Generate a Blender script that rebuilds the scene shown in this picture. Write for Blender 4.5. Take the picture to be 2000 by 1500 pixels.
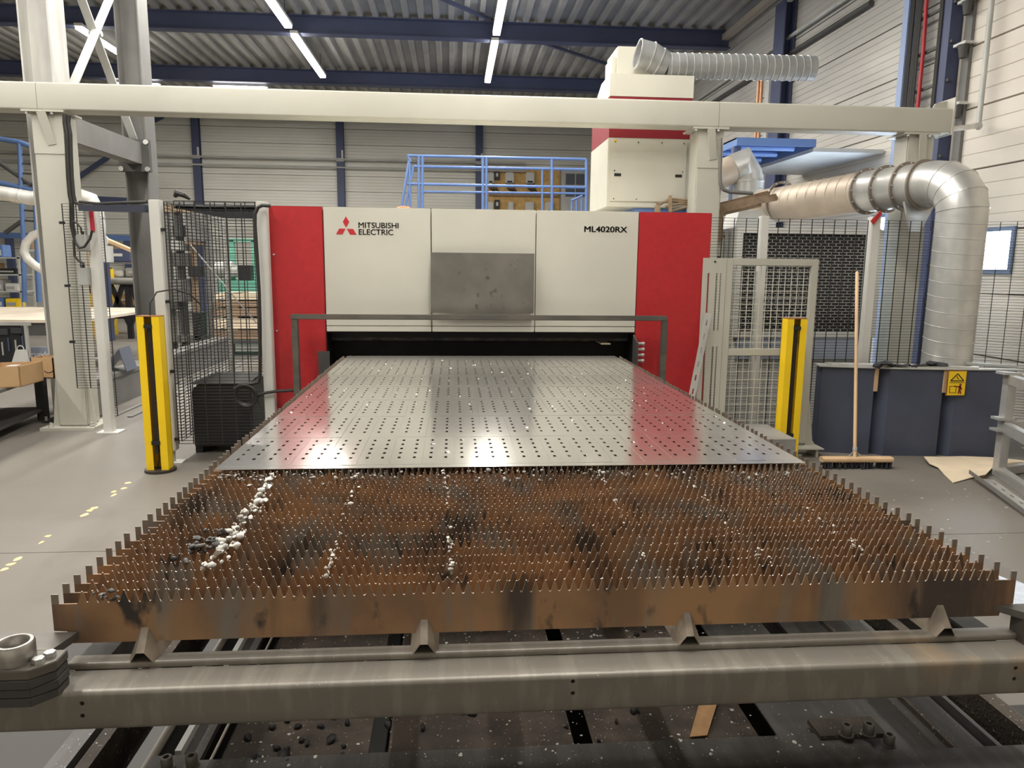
import bpy, bmesh, math, random
from mathutils import Vector, Matrix
random.seed(7)
for o in list(bpy.data.objects): bpy.data.objects.remove(o)
SC = bpy.context.scene
COL = SC.collection
PI = math.pi
# ------------------------------------------------------------------ camera
FPX, YAW, PITCH, ROLL = 1424.26, -0.0809, 0.1601, 0.0103
CAM = Vector((-0.223, -1.4527, 1.60))
FW = Vector((-math.sin(YAW)*math.cos(PITCH), math.cos(YAW)*math.cos(PITCH), -math.sin(PITCH)))
_r = Vector((math.cos(YAW), math.sin(YAW), 0)); _u = _r.cross(FW)
RT = math.cos(ROLL)*_r + math.sin(ROLL)*_u
UP = -math.sin(ROLL)*_r + math.cos(ROLL)*_u
cd = bpy.data.cameras.new('camera'); cd.sensor_width = 36; cd.lens = 36*FPX/2000
cd.clip_start = 0.05; cd.clip_end = 200
cam = bpy.data.objects.new('camera', cd); COL.objects.link(cam)
cam.matrix_world = Matrix(((RT.x, UP.x, -FW.x, CAM.x), (RT.y, UP.y, -FW.y, CAM.y), (RT.z, UP.z, -FW.z, CAM.z), (0, 0, 0, 1)))
SC.camera = cam
def at(a, b, x=None, y=None, z=None):
    """a photo pixel to the point of its ray on a known plane"""
    v = FW + RT*((a-1000)/FPX) - UP*((b-750)/FPX)
    t = (z-CAM.z)/v.z if z is not None else (y-CAM.y)/v.y if y is not None else (x-CAM.x)/v.x
    return CAM + v*t
# ------------------------------------------------------------------ world, exposure
w = bpy.data.worlds.new('world'); SC.world = w; w.use_nodes = True
w.node_tree.nodes['Background'].inputs[0].default_value = (0.86, 0.92, 1.0, 1)
w.node_tree.nodes['Background'].inputs[1].default_value = 0.05
SC.view_settings.view_transform = 'Standard'; SC.view_settings.look = 'None'
SC.view_settings.gamma = 1; SC.view_settings.use_curve_mapping = False
SC.view_settings.exposure = 0.74
LAMP_W = 95
# ------------------------------------------------------------------ materials
MATS = {}
def mat(name, col, rough=0.6, metal=0.0, var=0.0, scale=3.0, bump=0.0, col2=None, stretch=(1, 1, 1), emit=None, spec=0.5, detail=4, bscale=None, coat=0):
    if name in MATS: return MATS[name]
    m = bpy.data.materials.new(name); m.use_nodes = True; nt = m.node_tree; b = nt.nodes['Principled BSDF']
    b.inputs['Roughness'].default_value = rough; b.inputs['Metallic'].default_value = metal
    b.inputs['Specular IOR Level'].default_value = spec; b.inputs['Coat Weight'].default_value = coat
    b.inputs['Base Color'].default_value = (*col, 1)
    if emit:
        b.inputs['Emission Color'].default_value = (*emit[0], 1); b.inputs['Emission Strength'].default_value = emit[1]
    if var or col2 or bump:
        g = nt.nodes.new('ShaderNodeNewGeometry'); mp = nt.nodes.new('ShaderNodeMapping'); mp.inputs['Scale'].default_value = stretch
        nt.links.new(g.outputs['Position'], mp.inputs['Vector'])
        n = nt.nodes.new('ShaderNodeTexNoise'); n.inputs['Scale'].default_value = scale; n.inputs['Detail'].default_value = detail
        nt.links.new(mp.outputs[0], n.inputs['Vector'])
        if var or col2:
            r = nt.nodes.new('ShaderNodeValToRGB'); e = r.color_ramp.elements
            e[0].position, e[1].position = 0.36, 0.64
            c2 = col2 or tuple(min(1, c*(1+var)) for c in col)
            c1 = col if col2 else tuple(c*(1-var) for c in col)
            e[0].color = (*c1, 1); e[1].color = (*c2, 1)
            nt.links.new(n.outputs['Fac'], r.inputs[0]); nt.links.new(r.outputs[0], b.inputs['Base Color'])
        if bump:
            n2 = n
            if bscale:
                n2 = nt.nodes.new('ShaderNodeTexNoise'); n2.inputs['Scale'].default_value = bscale; nt.links.new(mp.outputs[0], n2.inputs['Vector'])
            bp = nt.nodes.new('ShaderNodeBump'); bp.inputs['Strength'].default_value = bump; bp.inputs['Distance'].default_value = 0.01
            nt.links.new(n2.outputs['Fac'], bp.inputs['Height']); nt.links.new(bp.outputs[0], b.inputs['Normal'])
    MATS[name] = m; return m
def layered(name, layers, rough=0.6, metal=0.0, bump=0.0, roughvar=0):
    """base colour plus noise-masked layers: (colour, scale, stretch, lo, hi)"""
    m = bpy.data.materials.new(name); m.use_nodes = True; nt = m.node_tree; b = nt.nodes['Principled BSDF']
    b.inputs['Roughness'].default_value = rough; b.inputs['Metallic'].default_value = metal
    g = nt.nodes.new('ShaderNodeNewGeometry'); prev = None; last = None
    for i, L in enumerate(layers):
        if i == 0:
            c = nt.nodes.new('ShaderNodeRGB'); c.outputs[0].default_value = (*L, 1); prev = c.outputs[0]; continue
        col, sc, st, lo, hi = L
        mp = nt.nodes.new('ShaderNodeMapping'); mp.inputs['Scale'].default_value = st; mp.inputs['Location'].default_value = (i*3.7, i*1.9, i*5.1)
        nt.links.new(g.outputs['Position'], mp.inputs['Vector'])
        n = nt.nodes.new('ShaderNodeTexNoise'); n.inputs['Scale'].default_value = sc; n.inputs['Detail'].default_value = 5
        nt.links.new(mp.outputs[0], n.inputs['Vector'])
        mr = nt.nodes.new('ShaderNodeMapRange'); mr.inputs[1].default_value = lo; mr.inputs[2].default_value = hi
        nt.links.new(n.outputs['Fac'], mr.inputs[0])
        mx = nt.nodes.new('ShaderNodeMix'); mx.data_type = 'RGBA'
        nt.links.new(mr.outputs[0], mx.inputs['Factor']); nt.links.new(prev, mx.inputs['A']); mx.inputs['B'].default_value = (*col, 1)
        prev = mx.outputs['Result']; last = n
    nt.links.new(prev, b.inputs['Base Color'])
    if bump:
        bp = nt.nodes.new('ShaderNodeBump'); bp.inputs['Strength'].default_value = bump; bp.inputs['Distance'].default_value = 0.01
        nt.links.new(last.outputs['Fac'], bp.inputs['Height']); nt.links.new(bp.outputs[0], b.inputs['Normal'])
    MATS[name] = m; return m
CREAM = mat('cream_paint', (0.58, 0.56, 0.48), 0.42, var=0.05, scale=1.3)
CREAM2 = mat('gantry_paint', (0.47, 0.455, 0.39), 0.5, var=0.06, scale=1.1)
WHITE = mat('white_paint', (0.60, 0.59, 0.55), 0.45, var=0.05, scale=2)
RED = mat('red_paint', (0.42, 0.018, 0.022), 0.42, var=0.06, scale=25, bump=0.02)
MAROON = mat('dark_red_paint', (0.22, 0.012, 0.02), 0.5)
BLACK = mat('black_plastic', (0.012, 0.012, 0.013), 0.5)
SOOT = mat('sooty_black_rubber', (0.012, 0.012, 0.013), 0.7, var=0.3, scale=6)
FLAP = mat('dusty_rubber_flap', (0.12, 0.115, 0.11), 0.6, var=0.5, scale=9)
DARKW = mat('black_wire', (0.018, 0.019, 0.022), 0.45)
WHITEW = mat('cream_wire', (0.62, 0.60, 0.52), 0.45)
YELLOW = mat('yellow_paint', (0.93, 0.62, 0.010), 0.38, var=0.04, scale=3)
BLUE = mat('blue_paint', (0.11, 0.19, 0.40), 0.45, var=0.08, scale=2)
NAVY = mat('navy_steel', (0.065, 0.078, 0.145), 0.55, var=0.1, scale=1)
SLATE = mat('slate_blue_coating', (0.062, 0.072, 0.108), 0.5, var=0.12, scale=3, bump=0.03)
GALV = mat('galvanised_steel', (0.60, 0.595, 0.57), 0.34, 0.62, var=0.08, scale=6)
SPIRAL = mat('dull_spiral_duct', (0.34, 0.345, 0.345), 0.42, 0.45, var=0.12, scale=5)
GALVD = mat('weathered_galvanised', (0.50, 0.49, 0.46), 0.55, 0.35, var=0.14, scale=2.2, stretch=(3, 3, 0.6))
GREYST = mat('grey_structural_steel', (0.17, 0.165, 0.155), 0.6, 0.2, var=0.12, scale=2)
DARKST = mat('dark_structural_steel', (0.075, 0.072, 0.068), 0.6, 0.2, var=0.12, scale=2)
MILL = layered('mill_steel', [(0.13, 0.122, 0.11), ((0.17, 0.155, 0.13), 3, (1, 4, 4), 0.45, 0.6), ((0.12, 0.075, 0.045), 5, (1, 2, 2), 0.62, 0.75)], 0.42, 0.55, 0.05)
TUBEM = layered('worn_tube_steel', [(0.25, 0.228, 0.194), ((0.30, 0.275, 0.235), 7, (4, 0.5, 1), 0.5, 0.6), ((0.46, 0.31, 0.17), 2.0, (1, 1, 1), 0.66, 0.76), ((0.65, 0.62, 0.57), 190, (1, 1, 1), 0.70, 0.74)], 0.48, 0.35, 0.04)
TUBED = layered('dark_mill_scale', [(0.085, 0.078, 0.068), ((0.105, 0.096, 0.084), 6, (3, 1, 1), 0.42, 0.6), ((0.13, 0.09, 0.06), 5, (1, 1, 1), 0.68, 0.76)], 0.5, 0.2, 0.03)
RUST = layered('heat_stained_slat_steel', [(0.27, 0.158, 0.090), ((0.40, 0.225, 0.112), 5.5, (1, 2.2, 1), 0.45, 0.62), ((0.25, 0.215, 0.18), 4.5, (2.2, 1.1, 0.3), 0.52, 0.62), ((0.085, 0.064, 0.052), 3.4, (2.0, 1.0, 0.3), 0.53, 0.66), ((0.46, 0.265, 0.13), 2.2, (0.8, 7, 0.6), 0.56, 0.66), ((0.05, 0.042, 0.038), 11.0, (1.5, 2, 0.8), 0.60, 0.70)], 0.5, 0.15, 0.06)
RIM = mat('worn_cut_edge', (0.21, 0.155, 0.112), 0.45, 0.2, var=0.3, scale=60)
TIPM = mat('worn_edge_glint', (0.70, 0.64, 0.56), 0.5, 0.1, var=0.3, scale=60)  # worn, slag-flecked tooth tips and valleys, their glints put into the colour
POSTM = mat('grey_slat_end', (0.27, 0.22, 0.18), 0.45, 0.2, var=0.1, scale=12)
SHEET = mat('aluminium_sheet', (0.73, 0.72, 0.685), 0.15, 0.92, var=0.045, scale=2.2, stretch=(1, 0.4, 1))
CUTEDGE = mat('bright_cut_aluminium', (0.85, 0.85, 0.82), 0.35, 0.6)
PLATE = layered('rolled_steel_plate', [(0.155, 0.145, 0.128), ((0.20, 0.185, 0.16), 3, (1, 1, 1), 0.42, 0.6), ((0.085, 0.078, 0.068), 14, (1, 1, 1), 0.64, 0.74)], 0.5, 0.4, 0.03)
SLAG = mat('white_slag', (0.62, 0.60, 0.55), 0.75, var=0.25, scale=40)
SLAGD = mat('dark_slag', (0.075, 0.070, 0.066), 0.55, var=0.4, scale=40)
DIRT = layered('dusty_tray_steel', [(0.045, 0.036, 0.028), ((0.085, 0.066, 0.050), 9, (1, 1, 1), 0.42, 0.62), ((0.55, 0.52, 0.47), 120, (1, 1, 1), 0.665, 0.70)], 0.8, 0.1, 0.25)
TRAYG = layered('grey_tray_steel', [(0.075, 0.070, 0.066), ((0.10, 0.093, 0.088), 8, (4, 0.6, 1), 0.45, 0.6), ((0.5, 0.48, 0.44), 150, (1, 1, 1), 0.68, 0.72)], 0.55, 0.3)
CARD = mat('cardboard', (0.47, 0.30, 0.15), 0.85, var=0.06, scale=4)
CARDL = mat('pale_cardboard', (0.70, 0.58, 0.42), 0.85, var=0.06, scale=5)
WOOD = mat('pale_wood', (0.62, 0.42, 0.24), 0.55, var=0.12, scale=5, stretch=(1, 1, 0.15))
OSB = mat('osb_board', (0.55, 0.34, 0.12), 0.8, col2=(0.70, 0.46, 0.18), scale=8)
PALLET = mat('weathered_timber', (0.27, 0.18, 0.11), 0.8, var=0.25, scale=3, stretch=(0.3, 1, 4))
GREEN = mat('green_machine_paint', (0.16, 0.45, 0.33), 0.45, var=0.05)
GREYP = mat('grey_plastic', (0.36, 0.36, 0.34), 0.5)
LGREY = mat('light_grey_metal', (0.50, 0.50, 0.47), 0.5, 0.1, var=0.1, scale=2)
CONC = layered('worn_concrete', [(0.160, 0.144, 0.123), ((0.190, 0.172, 0.149), 0.55, (1, 0.8, 1), 0.40, 0.62), ((0.150, 0.134, 0.113), 1.6, (0.5, 1, 1), 0.55, 0.72), ((0.12, 0.102, 0.082), 0.9, (1.2, 0.6, 1), 0.62, 0.76)], 0.55, 0.0, 0.015)
GAP = mat('dark_joint', (0.05, 0.045, 0.04), 0.9)
LINE = mat('worn_yellow_line', (0.72, 0.50, 0.26), 0.7, var=0.15, scale=20)
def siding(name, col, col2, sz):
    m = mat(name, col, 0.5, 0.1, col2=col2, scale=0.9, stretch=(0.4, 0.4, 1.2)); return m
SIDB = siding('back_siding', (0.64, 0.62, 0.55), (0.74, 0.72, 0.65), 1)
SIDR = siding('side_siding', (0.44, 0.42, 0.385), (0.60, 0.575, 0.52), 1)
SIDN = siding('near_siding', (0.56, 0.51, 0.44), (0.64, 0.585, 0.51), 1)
DECK = mat('roof_deck', (0.38, 0.37, 0.345), 0.6, 0.15, var=0.18, scale=0.7)
TUBE_E = mat('lit_fluorescent_tube', (1, 1, 1), 0.5, emit=((1.0, 0.97, 0.92), 14))
SKYPANE = mat('daylight_pane', (0.9, 0.95, 1), 0.3, emit=((0.70, 0.84, 1.0), 34.0))
INK = mat('black_lettering', (0.02, 0.02, 0.02), 0.5)
LOGO = mat('red_emblem', (0.50, 0.02, 0.03), 0.45)
CABLE = mat('black_cable', (0.02, 0.018, 0.016), 0.55)
BROWNP = mat('dusty_brown_steel', (0.30, 0.21, 0.13), 0.7, var=0.15, scale=15)
GLASSD = mat('dark_screen', (0.03, 0.035, 0.04), 0.25)
# ------------------------------------------------------------------ mesh helpers
class MB:
    def __init__(s): s.v = []; s.f = []; s.m = []
    def add(s, vs, fs, mi=0):
        b = len(s.v); s.v += [Vector(p) for p in vs]; s.f += [tuple(i+b for i in q) for q in fs]; s.m += [mi]*len(fs); return s
    def box(s, x0, x1, y0, y1, z0, z1, mi=0):
        return s.add([(x0,y0,z0),(x1,y0,z0),(x1,y1,z0),(x0,y1,z0),(x0,y0,z1),(x1,y0,z1),(x1,y1,z1),(x0,y1,z1)],
                     [(0,3,2,1),(4,5,6,7),(0,1,5,4),(1,2,6,5),(2,3,7,6),(3,0,4,7)], mi)
    def bar(s, p0, p1, w, h, up=(0,0,1), mi=0):
        p0, p1 = Vector(p0), Vector(p1); d = (p1-p0).normalized(); u = Vector(up)
        if abs(d.dot(u)) > 0.98: u = Vector((0,1,0)) if abs(d.y) < 0.9 else Vector((1,0,0))
        a = d.cross(u).normalized()*(w/2); c = a.cross(d).normalized()*(h/2)
        vs = [p+x*a+y*c for p in (p0, p1) for x, y in ((-1,-1),(1,-1),(1,1),(-1,1))]
        return s.add(vs, [(0,1,2,3),(7,6,5,4),(0,4,5,1),(1,5,6,2),(2,6,7,3),(3,7,4,0)], mi)
    def ring(s, c, a, b, r, n): return [Vector(c)+a*(r*math.cos(2*PI*i/n))+b*(r*math.sin(2*PI*i/n)) for i in range(n)]
    def cyl(s, p0, p1, r, n=16, r2=None, caps=True, mi=0):
        p0, p1 = Vector(p0), Vector(p1); d = (p1-p0).normalized()
        u = Vector((0,0,1)) if abs(d.z) < 0.9 else Vector((1,0,0)); a = d.cross(u).normalized(); b = d.cross(a)
        vs = s.ring(p0,a,b,r,n)+s.ring(p1,a,b,r if r2 is None else r2,n)
        fs = [(i,(i+1)%n,n+(i+1)%n,n+i) for i in range(n)]
        if caps: fs += [tuple(reversed(range(n))), tuple(range(n,2*n))]
        return s.add(vs, fs, mi)
    def pipe(s, pts, r, n=10, caps=True, mi=0):
        pts = [Vector(p) for p in pts]; rs = r if isinstance(r,(list,tuple)) else [r]*len(pts)
        d = (pts[1]-pts[0]).normalized(); u = Vector((0,0,1)) if abs(d.z) < 0.9 else Vector((1,0,0)); a = d.cross(u).normalized()
        vs = []
        for i, p in enumerate(pts):
            t = ((pts[i]-pts[i-1]).normalized() if i else Vector((0,0,0))) + ((pts[i+1]-pts[i]).normalized() if i < len(pts)-1 else Vector((0,0,0)))
            t.normalize(); a = (a - t*a.dot(t)).normalized(); b = t.cross(a)
            k = 1.0
            if 0 < i < len(pts)-1:
                k = 1/max(0.5, (pts[i]-pts[i-1]).normalized().dot(t))
            vs += s.ring(p, a, b, rs[i]*(1+(k-1)*0.6), n)
        fs = [(j*n+i, j*n+(i+1)%n, (j+1)*n+(i+1)%n, (j+1)*n+i) for j in range(len(pts)-1) for i in range(n)]
        if caps: fs += [tuple(reversed(range(n))), tuple(range((len(pts)-1)*n, len(pts)*n))]
        return s.add(vs, fs, mi)
    def extr(s, poly, vec, mi=0, side=None):
        poly = [Vector(p) for p in poly]; n = len(poly); vec = Vector(vec)
        vs = poly+[p+vec for p in poly]
        s.add(vs, [tuple(reversed(range(n))), tuple(range(n,2*n))], mi)
        b = len(s.v)-2*n; s.f += [(b+i,b+(i+1)%n,b+n+(i+1)%n,b+n+i) for i in range(n)]; s.m += [mi if side is None else side]*n
        return s
    def torus(s, c, ax, R, r, n=24, k=8, mi=0):
        ax = Vector(ax).normalized(); u = Vector((0,0,1)) if abs(ax.z) < 0.9 else Vector((1,0,0)); a = ax.cross(u).normalized(); b = ax.cross(a)
        vs = []
        for i in range(n):
            t = 2*PI*i/n; d = a*math.cos(t)+b*math.sin(t)
            for j in range(k):
                q = 2*PI*j/k; vs.append(Vector(c)+d*(R+r*math.cos(q))+ax*(r*math.sin(q)))
        return s.add(vs, [(i*k+j, ((i+1)%n)*k+j, ((i+1)%n)*k+(j+1)%k, i*k+(j+1)%k) for i in range(n) for j in range(k)], mi)
    def flange(s, c, ax, R, w, t, n=32, mi=0):
        ax = Vector(ax).normalized(); u = Vector((0,0,1)) if abs(ax.z) < 0.9 else Vector((1,0,0)); a = ax.cross(u).normalized(); b = ax.cross(a); c = Vector(c)
        vs = s.ring(c-ax*t/2,a,b,R,n)+s.ring(c-ax*t/2,a,b,R+w,n)+s.ring(c+ax*t/2,a,b,R+w,n)+s.ring(c+ax*t/2,a,b,R,n)
        return s.add(vs, [(k*n+i, k*n+(i+1)%n, ((k+1)%4)*n+(i+1)%n, ((k+1)%4)*n+i) for k in range(4) for i in range(n)], mi)
    def blob(s, c, r, sq=(1,1,1), jit=0.3, mi=0, rng=random):
        t = (1+5**.5)/2
        vs = [(-1,t,0),(1,t,0),(-1,-t,0),(1,-t,0),(0,-1,t),(0,1,t),(0,-1,-t),(0,1,-t),(t,0,-1),(t,0,1),(-t,0,-1),(-t,0,1)]
        fs = [(0,11,5),(0,5,1),(0,1,7),(0,7,10),(0,10,11),(1,5,9),(5,11,4),(11,10,2),(10,7,6),(7,1,8),(3,9,4),(3,4,2),(3,2,6),(3,6,8),(3,8,9),(4,9,5),(2,4,11),(6,2,10),(8,6,7),(9,8,1)]
        out = []
        for p in vs:
            q = Vector(p).normalized()*r*(1+rng.uniform(-jit,jit)); out.append(Vector((q.x*sq[0],q.y*sq[1],q.z*sq[2]))+Vector(c))
        return s.add(out, fs, mi)
    def grid(s, O, U, V, nu, nv, t, tv=None):
        """wire mesh: nu wires along V spread over U, nv wires along U spread over V"""
        O, U, V = Vector(O), Vector(U), Vector(V); nrm = U.cross(V).normalized(); tv = tv or t
        for i in range(nu+1):
            p = O+U*(i/nu)+nrm*t*0.8; s.bar(p, p+V, tv, tv, nrm)
        for j in range(nv+1):
            p = O+V*(j/nv); s.bar(p, p+U, t, t, nrm)
        return s
    def build(s, name, mats, parent=None, label=None, cat=None, group=None, kind=None, smooth=None, bevel=0, recenter=True):
        me = bpy.data.meshes.new(name)
        org = Vector((0,0,0))
        if recenter and s.v:
            xs = [p.x for p in s.v]; ys = [p.y for p in s.v]; zs = [p.z for p in s.v]
            org = Vector(((min(xs)+max(xs))/2, (min(ys)+max(ys))/2, min(zs)))
        me.from_pydata([p-org for p in s.v], [], s.f)
        mats = mats if isinstance(mats,(list,tuple)) else [mats]
        for m in mats: me.materials.append(m)
        if len(mats) > 1: me.polygons.foreach_set('material_index', s.m)
        bm = bmesh.new(); bm.from_mesh(me); bmesh.ops.recalc_face_normals(bm, faces=bm.faces)
        if bevel:
            bmesh.ops.bevel(bm, geom=[e for e in bm.edges if len(e.link_faces) == 2 and e.calc_face_angle(0) > 0.6], offset=bevel, segments=2, affect='EDGES', clamp_overlap=True)
        bm.to_mesh(me); bm.free()
        if smooth is not None or bevel:
            me.polygons.foreach_set('use_smooth', [True]*len(me.polygons)); me.set_sharp_from_angle(angle=math.radians(smooth or 40))
        me.update()
        return link(name, me, org, parent, label, cat, group, kind)
def wloc(o):
    return o.location + (wloc(o.parent) if o.parent else Vector((0,0,0)))
def link(name, me, org, parent=None, label=None, cat=None, group=None, kind=None):
    o = bpy.data.objects.new(name, me); COL.objects.link(o)
    if parent: o.parent = parent; o.location = Vector(org)-wloc(parent)
    else: o.location = org
    if label: o['label'] = label
    if cat: o['category'] = cat
    if group: o['group'] = group
    if kind: o['kind'] = kind
    return o
def root(name, loc, label=None, cat=None, group=None, kind=None): return link(name, None, Vector(loc), None, label, cat, group, kind)
def inst(src, org, parent=None, label=None, cat=None, group=None):
    return link(src.name.split('.')[0], src.data, Vector(org), parent, label, cat, group)
def text(body, size, loc, m, parent, name, thick=0.0, xscale=1.0, spacing=1.0):
    c = bpy.data.curves.new(name, 'FONT'); c.body = body; c.size = size; c.extrude = 0.0012; c.offset = thick; c.space_character = spacing
    t = bpy.data.objects.new(name, c); COL.objects.link(t); bpy.context.view_layer.update()
    me = bpy.data.meshes.new_from_object(t.evaluated_get(bpy.context.evaluated_depsgraph_get())); bpy.data.objects.remove(t)
    me.transform(Matrix.Rotation(PI/2, 4, 'X') @ Matrix.Diagonal((xscale,1,1,1))); me.materials.clear(); me.materials.append(m)
    return link(name, me, Vector(loc), parent)
def drill(o, cutter):
    c = cutter.build('cutter', GAP); c.location -= wloc(o) if o.parent else Vector((0,0,0))
    if o.parent: t_ = o.parent; o.parent = None; keep = o.location.copy(); o.location = Vector((0,0,0))
    m = o.modifiers.new('drill','BOOLEAN'); m.object = c; m.solver = 'EXACT'
    if 'keep' not in locals(): keep = None
    bpy.context.view_layer.update(); me = bpy.data.meshes.new_from_object(o.evaluated_get(bpy.context.evaluated_depsgraph_get()))
    o.modifiers.clear(); o.data = me
    if keep is not None: o.parent = t_; o.location = keep
    bpy.data.objects.remove(c)
def rbox_profile(w, h, r, n=4):
    pts = []
    for cx_, cz_, a0 in ((w/2-r,h/2-r,0),(-w/2+r,h/2-r,PI/2),(-w/2+r,-h/2+r,PI),(w/2-r,-h/2+r,1.5*PI)):
        for i in range(n+1): a = a0+PI/2*i/n; pts.append((cx_+r*math.cos(a), cz_+r*math.sin(a)))
    return pts

# ================================================================== STRUCTURE
XW, YB, ZC = 5.6, 24.0, 6.45
fl = MB().box(-18, XW, -6, YB, -0.06, -0.012).build('floor', GAP, kind='structure')
for (x0, x1) in ((-18,-9),(-9,-0.003),(0.003,XW)):
    for (y0, y1) in ((-6,2.597),(2.603,9.6),(9.606,16.6),(16.606,YB)):
        MB().box(x0+.003, x1-.003, y0, y1, -0.012, 0).build('slab', CONC, fl)
lm = MB()
for k in range(34):                                   # worn remains of a painted line beside the table
    y = 1.7+k*0.067+random.uniform(-.02,.02)
    if random.random() < 0.42 or 2.9 < y < 3.2: continue
    x = -2.60+random.uniform(-.02,.02); a = random.uniform(.012,.03); b = random.uniform(.02,.05)
    n = 7; poly = [(x+a*math.cos(2*PI*i/n)*random.uniform(.5,1.2), y+b*math.sin(2*PI*i/n)*random.uniform(.6,1.2), 0.0008) for i in range(n)]
    lm.add(poly, [tuple(range(n))])
lm.build('floor_marking', LINE, label='worn flakes of a yellow painted line on the concrete floor', cat='floor marking', kind='stuff')
# back wall: siding planks
wb = MB().box(-18, XW, YB+.02, YB+.2, 0, ZC+.3).build('wall_back', GREYST, kind='structure')
pan = MB()
for x0, x1 in ((-18, XW),):
    h = 0.5
    prof = [(YB+.02,0.004),(YB-.03,0.004)]
    for i in range(5): z = 0.1*i; prof += [(YB-.03,z+.012),(YB-.03,z+.092),(YB-.022,z+.098)]
    prof = [(YB+.02,.004),(YB-.03,.008)]+[q for i in range(1,5) for q in ((YB-.03,.1*i-.008),(YB-.022,.1*i),(YB-.03,.1*i+.008))]+[(YB-.03,.492),(YB+.02,.496)]
    pan.extr([(x0,a,b) for a,b in prof],(x1-x0,0,0))
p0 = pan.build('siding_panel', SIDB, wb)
for i in range(1,13): inst(p0, wloc(p0)+Vector((0,0,.5*i)), wb)
# right wall: two fields of siding either side of the blue stanchion
wr = MB().box(XW+.02, XW+.2, -6, YB, 0, ZC+.3).build('wall_right', GREYST, kind='structure')
YC = at(1860, 120, x=XW).y
def rpan(y0, y1, h, n, m):
    prof = [(XW+.02,.004),(XW-.02,.010)]+[q for i in range(1,n) for q in ((XW-.02,h/n*i-.007),(XW-.012,h/n*i),(XW-.02,h/n*i+.007))]+[(XW-.02,h-.010),(XW+.02,h-.004)]
    return MB().extr([(a,y0,b) for a,b in prof],(0,y1-y0,0)).build('siding_panel', m, wr)
# windows cut the field below 2.3 m
WN = dict(y0=at(1978,500,x=XW).y, y1=at(1915,500,x=XW).y, z0=1.62, z1=2.02)
WF = dict(y0=at(1764,560,x=XW).y, y1=at(1700,560,x=XW).y, z0=0.85, z1=2.30)
print('windows', WN, WF, YC)
HP = 0.68
def field(y0, y1, n, m, win):
    z = 0.0
    src_full = None
    for k in range(10):
        za, zb = k*HP, (k+1)*HP
        segs = [(y0,y1)]
        if win and za < win['z1']-.02 and zb > win['z0']+.02: segs = [(y0, win['y0']), (win['y1'], y1)]
        for a, b in segs:
            o = rpan(a, b, HP, n, m); o.location.z += za
            if o.location.z+HP > ZC+.4: pass
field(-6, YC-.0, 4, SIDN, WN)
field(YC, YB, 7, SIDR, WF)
for n_, W_ in ((1,WN),(2,WF)):
    r = root('window_%d' % n_, (XW, (W_['y0']+W_['y1'])/2, W_['z0']), kind='structure')
    zt = (int(W_['z1']/HP-.03)+1)*HP; zb = int(W_['z0']/HP+.03)*HP
    MB().box(XW-.005, XW+.005, W_['y0'], W_['y1'], W_['z0'], W_['z1']).build('pane', SKYPANE, r)
    f = MB(); t = 0.045
    for z0, z1 in ((zb, W_['z0']), (W_['z1'], zt)):
        if z1-z0 > .01: f.box(XW-.02, XW+.02, W_['y0'], W_['y1'], z0, z1)
    f.build('infill_panel', SIDN if n_ == 1 else SIDR, r)
    f = MB(); f.box(XW-.05,XW,W_['y0']-t,W_['y1']+t,W_['z0']-t,W_['z0']).box(XW-.05,XW,W_['y0']-t,W_['y1']+t,W_['z1'],W_['z1']+t).box(XW-.05,XW,W_['y0']-t,W_['y0'],W_['z0'],W_['z1']).box(XW-.05,XW,W_['y1'],W_['y1']+t,W_['z0'],W_['z1'])
    f.build('window_frame', mat('blue_grey_frame',(0.14,0.19,0.30),0.5), r)
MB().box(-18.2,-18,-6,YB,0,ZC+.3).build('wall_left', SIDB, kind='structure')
MB().box(-18.2,XW+.2,-6.2,-6,0,ZC+.3).build('wall_front', SIDB, kind='structure')
# ceiling deck
c = MB(); per = 0.30; x = -18.0; prof = []
while x < XW:
    prof += [(x,ZC),(x+.10,ZC),(x+.13,ZC+.09),(x+.27,ZC+.09)]; x += per
prof = [p for p in prof if p[0] <= XW]
n = len(prof); vs = [(a,-6,b) for a,b in prof]+[(a,YB,b) for a,b in prof]
c.add(vs, [(i,i+1,n+i+1,n+i) for i in range(n-1)]); c.box(-18,XW,-6,YB,ZC+.12,ZC+.2)
c.build('ceiling', DECK, kind='structure')
# roof beams (blue I sections across the hall)
for i, y in enumerate((-2.0, 2.0, 6.0, 10.1, 14.25, 18.4, 22.2)):
    m = MB(); z0, z1 = 6.10, ZC
    m.box(-17.9, XW-.1, y-.11, y+.11, z0, z0+.02).box(-17.9, XW-.1, y-.11, y+.11, z1-.02, z1-.002).box(-17.9, XW-.1, y-.008, y+.008, z0+.02, z1-.02)
    b = m.build('roof_beam', NAVY, label='navy blue steel roof beam crossing under the corrugated ceiling', cat='roof beam', group='roof beams across the hall')
m = MB().bar(at(850,-8,z=ZC-.02), at(952,36,z=ZC-.05), .07, .05).build('roof_brace', NAVY, label='thin diagonal roof brace between the nearer beams', cat='brace')
m = MB().bar(at(1060,84,z=ZC-.05), at(1205,132,z=ZC-.05), .07, .05).build('roof_brace', NAVY, label='thin diagonal roof brace running towards the extractor tower', cat='brace')
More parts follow.
